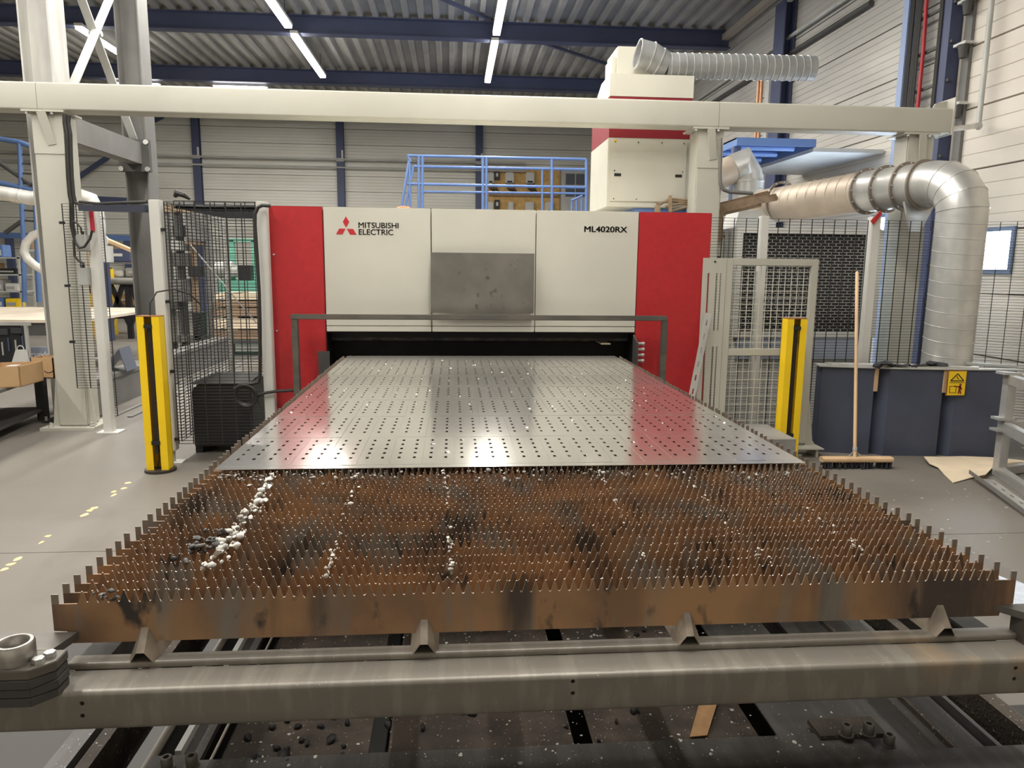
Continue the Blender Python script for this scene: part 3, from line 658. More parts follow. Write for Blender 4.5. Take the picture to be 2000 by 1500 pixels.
MB().cyl(a_, a_+d_*8, .0035, 8).build('thin_rod', MATS['worn_tube_steel'], lt)
m = MB().box(-.885,-.79,-.03,.055,ZL+.02,ZL+.03).build('bolt_plate', TRAYG, lt)
def capscrew(p, z):
    b = MB(); n = 18; R_ = [(.017,z),(.017,z+.002),(.0125,z+.002),(.0125,z+.024),(.011,z+.026),(.0065,z+.026),(.0065,z+.014),(.0,z+.014)]
    b.add([(p.x+r_*math.cos(2*PI*i/n),p.y+r_*math.sin(2*PI*i/n),zz_) for r_,zz_ in R_ for i in range(n)],[(j*n+i,j*n+(i+1)%n,(j+1)*n+(i+1)%n,(j+1)*n+i) for j in range(len(R_)-1) for i in range(n)])
    b.build('cap_screw', MILL, lt, smooth=40)
for u,v in ((325,1487),(374,1484)): capscrew(at(u,v,z=ZL+.045), ZL+.03)
MB().box(.63,.79,.035,.10,ZL+.012,ZL+.024).build('bolt_plate', DIRT, lt)
for u,v in ((1653,1430),(1696,1428),(1737,1440)): capscrew(at(u,v,z=ZL+.03), ZL+.024-(.012 if u > 1720 else 0))
for k,(x,wd) in enumerate(((.80,.01),(.86,.03),(.93,.012),(.99,.05),(1.06,.012),(1.14,.04),(1.22,.015),(-.95,.05),(-1.05,.03),(-1.15,.05))):
    MB().box(x,x+wd,-.6,4.2,.38,ZL-.03+(k%3)*.02).build('guide_channel', (TRAYG,DARKST,DIRT)[k%3], lt)
pts = []; rg = random.Random(9)
for k in range(900):
    x = rg.uniform(-.74,.74); y = rg.uniform(-.35,.62); z = ZL+.001
    if -.02 < y < .06: z = ZL+.013
    if y <= -.02: z = ZL+.021
    pts.append((x,y,z,rg.choice((.25,.3,.4,.5,.8,1.3)) if y > 0 else rg.choice((.25,.35,.5))))
slag('metal_chips','pale metal chips scattered over the scrap tray under the table', mat('pale_chips',(0.50,0.48,0.43),.6,var=.3,scale=90), pts, .0022, .0042, 'chips', (1,1,.4))
pts = [(rg.gauss(-.60,.07),rg.uniform(.05,.45),ZL+.006,rg.uniform(.6,1.6)) for k in range(46)]+[(rg.uniform(-.6,.5),rg.uniform(.05,.6),ZL+.005,rg.uniform(.5,1.3)) for k in range(40)]
slag('cinder','black cinder lumps lying in the scrap tray under the table', mat('black_cinder',(0.014,0.013,0.013),.7), pts, .006, .012, 'cinder')
a_, b_ = at(1405,1372,z=ZL+.01), at(1365,1438,z=ZL+.006)
MB().extr([(a_.x-.022,a_.y+.05,ZL+.03),(a_.x+.028,a_.y+.05,ZL+.03),(b_.x+.02,b_.y,ZL+.006),(b_.x-.022,b_.y,ZL+.004)],(0,0,.002)).build('cardboard_strip', mat('brown_strip',(0.33,0.19,0.085),.8,var=.2,scale=20), label='torn brown cardboard strip lying in the scrap tray', cat='strip')

# ================================================================== LIGHT CURTAIN POSTS
def curtain_post(x, y, label, floorh=0.0):
    r = root('light_curtain_post', (x,y,0), label, 'post')
    h = 1.20; w = .082; d = .10; t = .006
    # open channel facing the table, made of back, two cheeks and two lips
    m = MB().box(x-w,x+w,y+d-t,y+d,.02,h).box(x-w,x-w+t,y,y+d,.02,h).box(x+w-t,x+w,y,y+d,.02,h).box(x-w,x-.028,y-t,y,.02,h).box(x+.028,x+w,y-t,y,.02,h)
    m.build('housing', YELLOW, r)
    MB().box(x-w,x+w,y-t,y+d,h,h+.006).build('top_cap', mat('rusty_cap',(0.25,0.10,0.04),.7), r)
    MB().box(x-.017,x+.017,y+.012,y+.05,.22,h-.05).build('sensor_bar', mat('brown_black_sensor',(0.022,0.014,0.010),.35), r)
    MB().box(x-.03,x+.03,y-.012,y+.02,h-.085,h-.06).build('upper_clip', BLACK, r)
    MB().box(x-.032,x+.032,y-.012,y+.02,.22,.25).box(x-.012,x+.012,y,y+.03,.15,.22).build('lower_clip', BLACK, r)
    MB().cyl((x,y+d/2,0),(x,y+d/2,.02),.115,28).build('base_disc', mat('dark_disc',(0.035,0.028,0.024),.5), r)
    MB().pipe([(x,y+.03,.16),(x+.004,y+.03,.10),(x-.01,y+.03,.05),(x-.012,y+.03,.02)],.005,6).build('cable', CABLE, r)
    return r
curtain_post(-2.50,4.20,'yellow light curtain post by the dark steel mesh fence')
MB().pipe([(-2.50,4.25,1.205),(-2.50,4.26,1.30),(-2.46,4.30,1.38),(-2.36,4.36,1.40),(-2.26,4.42,1.36),(-2.2,4.46,1.28)],.006,8).build('sensor_cable', CABLE, label='thin grey cable looping out of the top of the yellow post', cat='cable')
curtain_post(2.56,4.27,'yellow light curtain post in front of the cream mesh gate')

# ================================================================== LEFT SAFETY FENCE
def fpost(x, y, h, w, label, foot=True, m=WHITE, group='cream fence posts'):
    r = root('fence_post', (x,y,0), label, 'post', group)
    MB().box(x-w/2,x+w/2,y-w/2,y+w/2,.10 if foot else .0,h).build('shaft', m, r, bevel=.006)
    if foot:
        MB().cyl((x,y,.008),(x,y,.12),.024,14).build('foot_tube', GALV, r); MB().box(x-.07,x+.09,y-.06,y+.06,0,.008).build('foot_plate', WHITE, r)
    return r
YFE = 4.50
fpost(-2.50,YFE,2.075,.085,'cream square fence post behind the yellow post at the mesh fence corner')
fpost(-1.70,YFE-.012,2.075,.08,'cream square fence post close beside the red machine panel')
r = root('mesh_fence', (-2.1,YFE,0), 'black wire mesh fence facing the table beside the machine', 'fence')
MB().grid((-2.43,YFE-.03,.16),(.69,0,0),(0,0,1.90),6,74,.0042,.007).build('wire_mesh', DARKW, r, kind='stuff')
for z in (.2,.75,1.3,1.85): MB().box(-2.46,-2.43,YFE-.045,YFE-.02,z-.012,z+.012).build('clip', BLACK, r)
r = root('mesh_fence', (-2.47,5.3,0), 'black wire mesh fence running back from the corner fence post', 'fence')
MB().grid((-2.44,YFE+.05,.16),(0,1.45,0),(0,0,1.90),14,74,.0042,.006).build('wire_mesh', DARKW, r, kind='stuff')
MB().box(-2.46,-2.42,5.98,6.02,0,2.08).build('end_post', GALVD, r)
r = root('mesh_fence', (-1.7,6.0,0), 'black wire mesh fence panel behind the machine side, facing the table', 'fence')
MB().grid((-2.42,6.02,.16),(.74,0,0),(0,0,1.90),9,74,.004,.006).build('wire_mesh', DARKW, r, kind='stuff')
r = root('cable_tray', (-2.1,5.2,2.0), 'black wire cable tray full of cables along the top of the mesh fence', 'cable tray')
MB().grid((-2.41,4.62,2.03),(.70,0,0),(0,1.3,0),9,13,.006).grid((-2.41,4.62,2.03),(.70,0,0),(0,0,.05),9,2,.006).build('tray', DARKW, r)
q = MB()
for k in range(9): q.pipe([(-2.41,4.66+k*.035,2.045+.01*(k%3)),(-2.2,4.66+k*.04,2.04+.012*(k%2)),(-1.7,4.7+k*.03,2.05)],.012,7)
q.build('cables', CABLE, r)
MB().pipe([(-2.36,4.5,2.10),(-2.34,4.5,2.13),(-2.29,4.5,2.115),(-2.25,4.52,2.085)],[.012,.025,.02,.01],7).build('cable_end', CABLE, r)
r = root('cable_trunking', (-3.2,5.4,2.0), 'dark cable trunking bridging from the gantry column to the mesh fence', 'cable trunking')
p0_, p1_ = at(160,406,y=5.55), at(290,408,y=4.56)
MB().bar(p0_,p1_,.06,.055).build('trunk', mat('blue_black_trunking',(0.03,0.035,0.06),.5), r)
MB().pipe([p0_+Vector((0,-.03,.05)),p0_.lerp(p1_,.3)+Vector((0,-.03,.035)),p0_.lerp(p1_,.7)+Vector((0,-.03,.045)),p1_+Vector((0,-.02,.05))],.012,8).build('cable', CABLE, r)
# thick cable down the fence to the black box, with a coil
def px(l, y): return [at(u,v,y=y) for u,v in l]
MB().pipe(px([(528,402),(512,401),(504,405),(498,418),(498,440),(502,500),(506,570),(508,640),(508,700),(508,738),(505,746),(494,749),(470,751),(458,760)],4.40),.014,8).build('thick_cable', CABLE, label='thick black cable running down the mesh fence beside the red panel', cat='cable')
q = MB(); cc = at(479,772,y=4.42)
for k in range(3): q.torus((cc.x+.006*k,cc.y-.012*k,cc.z),(0.15,1,0.1),.075+.006*k,.009,26,7)
q.pipe(px([(497,782),(505,772),(515,768),(540,764),(575,762)],4.42),.012,8).pipe(px([(498,765),(503,780),(510,800),(517,820)],4.42),.003,5)
q.build('cable_coil', CABLE, label='coiled black cable hung on the mesh above the black box', cat='cable')
# black box
bb_ = root('transformer_box', (-2.2,5.05,0), 'black sheet metal box on the floor behind the mesh fence', 'box')
MB().extr([(-2.42,4.78,.06),(-1.93,4.78,.06),(-1.93,4.78,.60),(-2.36,4.78,.60),(-2.42,4.78,.54)],(0,.5,0)).build('body', BLACK, bb_, bevel=.006)
MB().extr([(-2.41,4.76,.60),(-1.94,4.76,.60),(-1.96,5.28,.62),(-2.36,5.28,.62)],(0,0,.006)).build('lid', mat('dusty_lid',(0.045,0.04,0.035),.7), bb_)
MB().box(-2.42,-2.36,4.8,5.25,0,.06).box(-2.02,-1.96,4.8,5.25,0,.06).build('skid', BLACK, bb_)
# mesh, thin post and switch boxes beside the left gantry column
fpost(at(196,600,y=5.62).x,5.62,2.09,.085,'slim cream post carrying grey switch boxes beside the gantry column',False)
xp = at(196,600,y=5.62).x
MB().box(xp-.09,xp+.11,5.54,5.70,0,.012).build('floor_plate', WHITE, bpy.data.objects['fence_post.002'])
r = root('mesh_fence', (-3.75,5.66,0), 'narrow black wire mesh strip beside the wide gantry column', 'fence')
a_ = at(121,400,y=5.66); b_ = at(175,400,y=5.66)
MB().grid((a_.x,5.66,.42),(b_.x-a_.x,0,0),(0,0,1.70),2,68,.004,.007).grid((b_.x-.03,5.67,.15),(.13,0,0),(0,0,1.94),2,76,.004,.007).build('wire_mesh', DARKW, r, kind='stuff')
for z in (1.95,1.38,.86): MB().box(a_.x-.03,a_.x+.01,5.64,5.67,z-.012,z+.012).build('clip', BLACK, r)
p = at(165,478,y=5.58); 
sb = root('switch_box', (p.x,5.58,p.z), 'upper grey switch box with cables on the slim cream post', 'switch box')
MB().box(p.x-.05,p.x+.05,5.53,5.60,p.z-.06,p.z+.09).build('case', GREYP, sb, bevel=.006)
MB().cyl((p.x,5.56,p.z+.09),(p.x,5.56,p.z+.12),.014,8).build('gland', BLACK, sb)
p = at(166,536,y=5.58)
sb = root('switch_box', (p.x,5.58,p.z), 'lower grey switch box with cables on the slim cream post', 'switch box')
MB().box(p.x-.045,p.x+.05,5.53,5.60,p.z-.10,p.z+.06).build('case', GREYP, sb, bevel=.006)
MB().cyl((p.x,5.56,p.z+.06),(p.x,5.56,p.z+.09),.014,8).build('gland', BLACK, sb)
p = at(182,430,y=5.6); MB().box(p.x-.012,p.x+.02,5.56,5.6,p.z-.10,p.z+.09).build('red_reflector', mat('red_tag',(0.45,0.02,0.04),.5), label='red strip on the slim cream post above the switch boxes', cat='tag')
MB().pipe(px([(141,420),(142,450),(146,472),(155,484),(165,482),(176,466),(180,450)],5.50),.011,8).pipe(px([(144,470),(146,500),(152,508),(164,515)],5.50),.011,8).pipe(px([(140,430),(150,436),(158,445),(159,455)],5.50),.008,7).build('switch_cables', CABLE, label='drooping black cables feeding the grey switch boxes', cat='cable')
MB().pipe(px([(372,478),(420,535),(470,595),(502,632)],4.484),.006,6).build('white_rod', WHITE, label='thin white rod leaning diagonally behind the mesh fence', cat='rod')

# ================================================================== RIGHT: GATE
YG = 4.53
g = root('mesh_gate', (2.5,YG,0), 'cream steel gate frame filled with cream wire mesh', 'gate')
def P(u,v): return at(u,v,y=YG)
gl, gr_ = P(1422,600).x-.035, P(1590,600).x+.015
gz0, gz1, gzm = .10, P(1500,505).z, P(1480,688).z
fr = MB(); t = .06
fr.box(gl,gl+t,YG,YG+.04,gz0,gz1).box(gr_-t,gr_,YG,YG+.04,gz0,gz1).box(gl+t,gr_-t,YG,YG+.04,gz1-t,gz1).box(gl+t,gr_-t,YG,YG+.04,gzm-t/2,gzm+t/2).box(gl+t,gr_-t,YG,YG+.04,gz0,gz0+t)
fr.build('frame', CREAM2, g, bevel=.004)
for z0, z1, n in ((gzm+t/2,gz1-t,13),(gz0+t,gzm-t/2,10)):
    MB().grid((gl+t-.01,YG+.045,z0-.005),(gr_-gl-2*t+.02,0,0),(0,0,z1-z0+.01),13,n,.005).build('wire_mesh', WHITEW, g, kind='stuff')
# slotted side plate left of the gate
x0 = P(1373,600).x-.02; x1 = gl
xsb = [x0, x0+.045, x0+.062, x0+.115, x0+.130, x0+.150, x0+.162, x1]; 
ysb = [.12,.30,.95,1.08,1.56,gz1]
me = gridmesh('slotted_plate', xsb, ysb, {(1,1),(1,3),(3,1),(3,3),(5,1),(5,3)}, (CREAM2,CREAM2), g, .004)
for v in me.vertices: v.co = Vector((v.co.x, YG-.004+v.co.z, v.co.y))
link('slotted_plate', me, (0,0,0), g)
MB().extr([(gr_,YG+.02,.62),(gr_+.07,YG+.02,.12),(gr_+.10,YG+.02,.08),(gr_,YG+.02,.08)],(0,.012,0)).build('gusset', CREAM2, g)
MB().box(gr_-.12,gr_+.11,YG-.12,YG+.06,.07,.08).box(gr_+.05,gr_+.07,YG-.10,YG+.08,0,.07).box(gl,gl+.05,YG-.02,YG+.06,0,.1).build('foot', CREAM2, g)
MB().cyl((gl-.10,YG-.005,gz1-.03),(gl-.10,YG-.009,gz1-.03),.008,10).build('screw', BLACK, g)
# leaning slotted flat bar
p0_, p1_ = at(1384,612,y=YG-.05), at(1352,770,y=YG-.12); d_ = (p1_-p0_)
q = MB().bar(p0_, p0_+d_*((p0_.z-.30)/(p0_.z-p1_.z)), .058, .004, (0,1,0)); lbx = q.build('slotted_bar', GALVD, label='galvanised slotted flat bar leaning against the gate side plate', cat='bar')
for k in range(9):
    c_ = p0_+d_*(.08+k*.17); drill(lbx, MB().bar(c_, c_+d_*.07, .012, .03, (0,1,0)))
# grey step block next to the table
MB().extr([(1.62,4.18,.0),(2.12,3.86,.0),(2.42,3.86,.0),(2.42,4.40,.0),(2.0,4.44,.0),(1.62,4.44,.0)],(0,0,.30)).build('step_block', mat('worn_step_grey',(0.30,0.29,0.27),.5,.2,var=.1,scale=4), label='grey metal step block between the table and the cream gate', cat='step')

# ================================================================== RIGHT: FENCE LINE BEHIND
YQ = 4.95
def zt_(u,v): return at(u,v,y=YQ)
pa = zt_(1492,425); pb_ = zt_(1708,425); pc = zt_(1918,430); 
fpost(pa.x,YQ,2.06,.075,'cream fence post in front of the dark grille cabinet')
fpost(pb_.x,YQ,2.07,.085,'cream fence post between the dark grille and the big silver duct')
fpost(pc.x,YQ,2.07,.075,'cream fence post just right of the big silver duct')
fpost(pc.x+.47,YQ-.35,2.0,.10,'cream fence post by the aluminium frame',True)
for a, b, lab in ((1.93,pa.x-.04,'black wire mesh fence between the red machine side and the grille post'),(pa.x+.04,pb_.x-.045,'black wire mesh fence panel in front of the dark grille cabinet'),(pb_.x+.045,pc.x-.04,'black wire mesh fence panel behind the big silver duct'),(pc.x+.04,pc.x+.44,'black wire mesh fence panel right of the big silver duct')):
    r = root('mesh_fence', ((a+b)/2,YQ,0), lab, 'fence')
    y1 = YQ-.3 if a > pc.x else YQ
    MB().grid((a,YQ+.02,.14),(b-a,y1-YQ,0),(0,0,1.9),max(3,round((b-a)/.105)),74,.0034,.006).build('wire_mesh', DARKW, r, kind='stuff')
    MB().box(a-.03,a+.0,YQ,YQ+.03,1.8,1.83).box(a-.03,a,YQ,YQ+.03,.5,.53).build('clip', BLACK, r)
p = at(1712,425,y=YQ-.06); MB().extr([(p.x-.05,YQ-.06,p.z-.03),(p.x-.02,YQ-.06,p.z-.06),(p.x+.05,YQ-.06,p.z+.03),(p.x+.03,YQ-.06,p.z+.06)],(0,.01,0)).build('red_rag', RED, label='red tag on top of the cream fence post', cat='tag')
# chiller with brick-pattern grille
YK = 5.75
ch = root('chiller_cabinet', (3.3,YK+.4,0), 'cabinet with a dark staggered brick-like grille behind the mesh fence', 'cabinet')
k0, k1 = at(1450,455,y=YK), at(1698,648,y=YK)
kz0, kz1 = k1.z, k0.z
MB().box(k0.x-.03,k1.x+.05,YK+.02,YK+1.0,.0,kz1+.06).build('body', WHITE, ch)
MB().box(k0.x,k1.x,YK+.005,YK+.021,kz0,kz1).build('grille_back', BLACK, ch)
q = MB(); rows = 33; hh_ = (kz1-kz0)/rows; cols = 18; ww = (k1.x-k0.x)/cols
for i in range(rows+1): q.box(k0.x,k1.x,YK-.004,YK+.004,kz0+hh_*i-.0035,kz0+hh_*i+.0035)
for i in range(rows):
    for j in range(cols+1):
        xx = k0.x+ww*(j+(.5 if i%2 else 0)); 
        if xx < k1.x: q.box(xx-.004,xx+.004,YK-.003,YK+.003,kz0+hh_*i,kz0+hh_*(i+1))
q.build('grille', mat('grille_paint',(0.34,0.33,0.31),.5), ch, kind='stuff')
q = MB()
for a,b,c_,d_ in ((k0.x-.04,k0.x,kz0-.06,kz1+.05),(k1.x,k1.x+.05,kz0-.06,kz1+.05),(k0.x,k1.x,kz1,kz1+.05),(k0.x,k1.x,kz0-.06,kz0)): q.box(a,b,YK-.03,YK+.02,c_,d_)
q.build('grille_frame', WHITE, ch)
MB().box(k0.x,k1.x,YK-.02,YK+.02,kz0-.28,kz0-.06).build('lower_panel', mat('pale_blue_grey',(0.33,0.36,0.43),.5), ch)
q = root('control_cabinet', (2.4,5.75,0), 'narrow cream control cabinet between the red panel and the dark grille', 'cabinet')
MB().box(2.42,2.555,5.99,6.4,0,1.93).build('body', CREAM, q, bevel=.01); MB().box(2.49,2.52,5.975,5.99,1.58,1.72).build('latch', DARKST, q); MB().box(2.42,2.555,5.98,6.2,1.93,1.96).build('ledge', BROWNP, q)
MB().box(2.56,2.60,5.99,6.4,0,1.98).build('side_duct', GREYP, q)

# ================================================================== BIG SILVER DUCT
bd = root('exhaust_duct', (4.19,4.72,0), 'big silver spiral duct rising and bending back over the fence', 'duct')
dx, dy, R = 4.19, 4.72, .200
m = MB().cyl((dx,dy,0.0),(dx,dy,2.12),R,40,caps=False)
m.build('vertical_run', GALV, bd, smooth=50)
for k in range(16):
    z = .10+.128*k; q = MB(); n = 40; vs = []
    for i in range(n):
        a = 2*PI*i/n; zz_ = z+.128*.22*math.sin(a*1)
        for rr, dz in ((R,-.004),(R+.0035,0),(R,.004)): vs.append((dx+rr*math.cos(a),dy+rr*math.sin(a),zz_+dz))
    q.add(vs,[(i*3+j,((i+1)%n)*3+j,((i+1)%n)*3+j+1,i*3+j+1) for i in range(n) for j in range(2)]); q.build('seam', GALV, bd, smooth=60)
# elbow as mitred segments, then the run going back
end = Vector((3.57,7.0,2.34)); hor = (end-Vector((dx,dy,2.34))); hor.z = 0; hor.normalize()
cpt = Vector((dx,dy,2.12)); segs = [cpt]; RB = .30
for i in range(1,5):
    a = PI/2*i/4; segs.append(Vector((dx,dy,2.12))+hor*(RB*(1-math.cos(a)))+Vector((0,0,RB*math.sin(a)*.85)))
segs2 = segs
m = MB().pipe([cpt-Vector((0,0,.06))]+segs2+[segs2[-1]+hor*.06], R*1.004, 40, caps=False); m.build('elbow', GALV, bd, smooth=14)
for i_ in range(4): MB().flange(segs2[i_], (segs2[i_+1]-segs2[i_]).normalized()+((segs2[i_]-segs2[i_-1]).normalized() if i_ else Vector((0,0,1))), R*1.01, .005, .008).build('elbow_seam', GALV, bd)
for s_ in segs2[1:]:
    pass
st = segs2[-1]+hor*.05; run = [st, end]
L_ = (end-st).length
MB().cyl(st, st+hor*(L_*.36), R, 40, caps=False).build('front_run', GALV, bd, smooth=50)
dusty = mat('dusty_duct',(0.52,0.44,0.35),.5,.35,var=.08,scale=5)
MB().cyl(st+hor*(L_*.36), end, R, 40, caps=False).build('dusty_run', dusty, bd, smooth=50)
for t_ in (.03,.12,.24,.36,.98):
    fgl = MB().flange(st+hor*(L_*t_), hor, R, .028, .018).build('flange', mat('flange_steel',(0.26,0.22,0.18),.5,.5), bd, smooth=50)
for k in range(8):
    MB().flange(st+hor*(L_*(.40+.07*k)), hor, R, .0025, .006).build('seam', dusty, bd)
q = MB()
for t_ in (.12,.24,.36,.98):
    for i in range(12):
        a = 2*PI*i/12; ax = hor; u_ = Vector((0,0,1)); a1 = ax.cross(u_).normalized(); b1 = ax.cross(a1)
        p = st+hor*(L_*t_)+(a1*math.cos(a)+b1*math.sin(a))*(R+.016); q.cyl(p-hor*.018,p+hor*.018,.008,6)
q.build('flange_bolts', GALV, bd, kind='stuff')
# transition hood at the far end
MB().cyl(end, end+hor*.18+Vector((-.12,0,-.02)), R, 32, caps=True).build('end_bend', dusty, bd, smooth=50)
a_ = end+Vector((-.55,-.05,-.36)); MB().extr([(a_.x,a_.y,a_.z+.06),(a_.x+.05,a_.y,a_.z+.27),(end.x-.05,a_.y,end.z-.05),(end.x-.05,a_.y,end.z-.34),(a_.x+.1,a_.y,a_.z-.05)],(0,.4,0)).build('transition_box', WHITE, bd)
# bracket under the run
q0 = st+hor*.12; MB().extr([(q0.x-.16,q0.y-.02,2.30),(q0.x+.17,q0.y-.02,2.22),(q0.x+.05,q0.y-.02,1.96),(q0.x-.05,q0.y-.02,1.96)],(0,.03,0)).build('saddle', GALV, bd)
# second duct: elbow behind the middle gantry column
sd = root('elbow_duct', (3.45,7.9,2.3), 'shiny silver duct elbow dropping behind the middle gantry column', 'duct')
YE = 7.9; R2 = .185
e0 = at(1300,372,y=YE+.2); e1 = at(1428,330,y=YE); tp = at(1455,312,y=YE); dn = at(1460,345,y=YE); bt = at(1462,402,y=YE)
MB().pipe([at(1380,352,y=YE), at(1432,330,y=YE)], R2*.95, 32, caps=False).build('spiral_run', dusty, sd, smooth=50)
MB().pipe([at(1430,331,y=YE), at(1449,322,y=YE), at(1459,340,y=YE), at(1461,356,y=YE)], R2, 32, caps=False).build('elbow', GALV, sd, smooth=15)
_b = at(1463,400,y=YE); MB().cyl(at(1461,354,y=YE), (_b.x,_b.y,0), R2*1.02, 32, caps=False).build('drop', GALV, sd, smooth=50)
MB().flange(at(1461,355,y=YE),(0,0,1),R2,.012,.02).flange(at(1462,372,y=YE),(0,0,1),R2,.008,.012).flange(at(1463,392,y=YE),(0,0,1),R2,.014,.012).build('collar', GALV, sd, smooth=40)
# dusty slotted cable tray across the right
tr = root('slotted_tray', (3.0,6.4,2.3), 'dusty brown slotted cable tray with pipes beside the duct', 'cable tray')
a_, b_ = at(1405,408,y=5.93), at(1475,392,y=6.05); c_ = at(1515,385,y=6.2)
MB().bar(a_,b_,.02,.085).bar(b_,c_,.02,.07).bar(a_+Vector((.1,.25,.05)),c_+Vector((0,.2,.05)),.02,.07).build('tray_side', BROWNP, tr)
MB().cyl(a_+Vector((0,.1,0)),c_+Vector((.05,.1,0)),.03,10).cyl(a_+Vector((0,.15,-.05)),b_+Vector((.1,.1,-.03)),.025,10).build('pipes', BROWNP, tr)
MB().bar(at(1408,410,y=5.95),at(1406,470,y=5.95),.05,.03,(0,1,0)).build('leg', BROWNP, tr)
MB().pipe([at(u,v,y=5.7) for u,v in ((1407,270),(1406,340),(1407,358),(1412,370),(1425,375),(1470,378))],.018,8).build('conduit', GREYST, tr)
tl = root('pipe_rack', (1.7,5.9,2.1), 'dusty brown pipes and rack lying on top of the machine', 'pipes')
q = MB(); YT = 6.077
for k,(a,b,c_) in enumerate((((1285,402),(1308,388),(1350,392)),((1282,398),(1310,392),(1352,396)),((1300,404),(1330,397),(1352,402)),((1312,412),(1335,406),(1356,400)))): q.pipe([at(*a,y=YT),at(*b,y=YT),at(*c_,y=YT)],.012,7)
q.build('pipes', BROWNP, tl); MB().bar(at(1309,382,y=YT-.05),at(1309,414,y=YT-.05),.03,.03,(0,1,0)).bar(at(1284,402,y=YT-.05),at(1284,416,y=YT-.05),.05,.04,(0,1,0)).build('rack_leg', BROWNP, tl)
p = at(1353,262,y=6.085); MB().cyl((p.x,6.085,2.93),(p.x-.0,6.085,2.06),.028,12).build('downpipe', GREYP, tl, smooth=50)
# blue hood / platform on the right wall
hd = root('blue_platform', (4.0,9.5,3.1), 'blue steel platform high beside the right wall seen from below', 'platform')
h0 = at(1440,268,y=8.3); h1 = at(1595,268,y=8.3)
MB().box(h0.x,h1.x,8.3,8.32,h0.z-.10,h0.z).box(h0.x,h0.x+.02,8.32,10.9,h0.z-.10,h0.z).box(h1.x-.02,h1.x,8.32,10.9,h0.z-.10,h0.z).box(h0.x,h1.x,8.32,10.9,h0.z-.02,h0.z).build('deck', BLUE, hd)
for k in range(4): MB().cyl((h0.x+.15,8.7+.55*k,h0.z-.06),(h1.x-.12,8.7+.55*k,h0.z-.06),.04,10).build('rib', BLUE, hd)
MB().box(h1.x-.03,XW-.05,8.3,10.7,h0.z-.16,h0.z-.11).build('wall_bracket', LGREY, hd)
for yy in (8.4,10.7): MB().box(h0.x,h0.x+.1,yy,yy+.1,0,h0.z-.1).build('leg', NAVY, hd)

# ================================================================== FILTER TOWER ON TOP OF THE MACHINE
YTW = 6.15
tw = root('filter_tower', (1.8,6.6,2.05), 'tall cream and dark red filter tower with a silver duct on top', 'filter unit')
tx0, tx1 = 1.35, 2.21; ty1 = 7.10
zb0 = 2.21; zb1 = at(1188,268,y=YTW).z; zr1 = at(1190,187,y=YTW).z; zc1 = at(1192,143,y=YTW).z; zt1 = at(1205,90,y=YTW+.35).z
MB().box(tx0,tx1,YTW,ty1,zb0,zb1).build('lower_box', CREAM, tw, bevel=.008)
MB().box(tx0+.03,tx1-.04,YTW-.012,YTW,zb0+.06,zb1-.02).build('access_panel', CREAM, tw, bevel=.004)
for u in (.12,.86): MB().box(tx0+u*(tx1-tx0)-.035,tx0+u*(tx1-tx0)+.035,YTW-.016,YTW-.010,2.52,2.548).build('pull_handle', BLACK, tw)
for a,b in ((.05,.04),(.35,.04),(.66,.04),(.95,.04),(.05,.96),(.95,.96),(.35,.96),(.05,.5),(.95,.5)):
    xx = tx0+.03+a*(tx1-tx0-.07); zz_ = zb1-.02-b*(zb1-zb0-.08); MB().cyl((xx,YTW-.012,zz_),(xx,YTW-.017,zz_),.006,8).build('screw', BLACK, tw)
p = at(1202,275,y=YTW-.016); MB().cyl((p.x,YTW-.012,p.z),(p.x,YTW-.014,p.z),.014,16).build('yellow_sticker', YELLOW, tw)
MB().box(tx0+.005,tx1-.005,YTW+.005,ty1,zb1,zr1).build('red_band', MAROON, tw)
MB().extr([(tx0-.0,YTW,zr1),(tx1,YTW,zr1),(tx1,YTW,zc1),(tx0,YTW,zc1)],(0,.45,0)).extr([(tx0,YTW+.45,zr1),(tx0,YTW+.45,zc1),(tx0,ty1,zr1+.02),(tx0,ty1,zr1)],(tx1-tx0,0,0)).build('cap', CREAM, tw)
tb0 = at(1205,110,y=YTW+.35).x; tb1 = at(1292,110,y=YTW+.35).x
MB().box(tb0,tb1,YTW+.34,YTW+.85,zc1-.02,zt1).box(tb0-.05,tb0,YTW+.35,YTW+.7,zc1-.02,zt1-.1).build('fan_box', CREAM, tw, bevel=.01)
MB().box(tx0+.3,tx1+.0,YTW+.02,ty1,2.03,zb0).build('plinth', BLUE, tw)
YD = 6.28; dc = [at(1300,128,y=YD), at(1588,134,y=YD)]; RD = .122
MB().cyl(dc[0],dc[1],RD,32,caps=False).build('duct', SPIRAL, tw, smooth=50)
dv = (dc[1]-dc[0]).normalized(); Ld = (dc[1]-dc[0]).length
for k in range(20): MB().flange(dc[0]+dv*(Ld*(k+.5)/20.5), dv, RD, .005, .009).build('duct_seam', GALV, tw)
eb = [at(1302,128,y=YD), at(1286,121,y=YD), at(1270,111,y=YD-.005), at(1246,105,y=YD-.01)]
MB().pipe(eb,[RD*1.02,RD*1.12,RD*1.16,RD*1.16],32,caps=False).build('duct_elbow', SPIRAL, tw, smooth=15)
MB().flange(eb[1],eb[2]-eb[0],RD*1.12,.007,.012).flange(eb[2],eb[3]-eb[1],RD*1.16,.007,.012).flange(eb[3],eb[3]-eb[2],RD*1.14,.008,.014).build('elbow_seam', GALV, tw)
dd = (eb[3]-eb[2]).normalized(); 

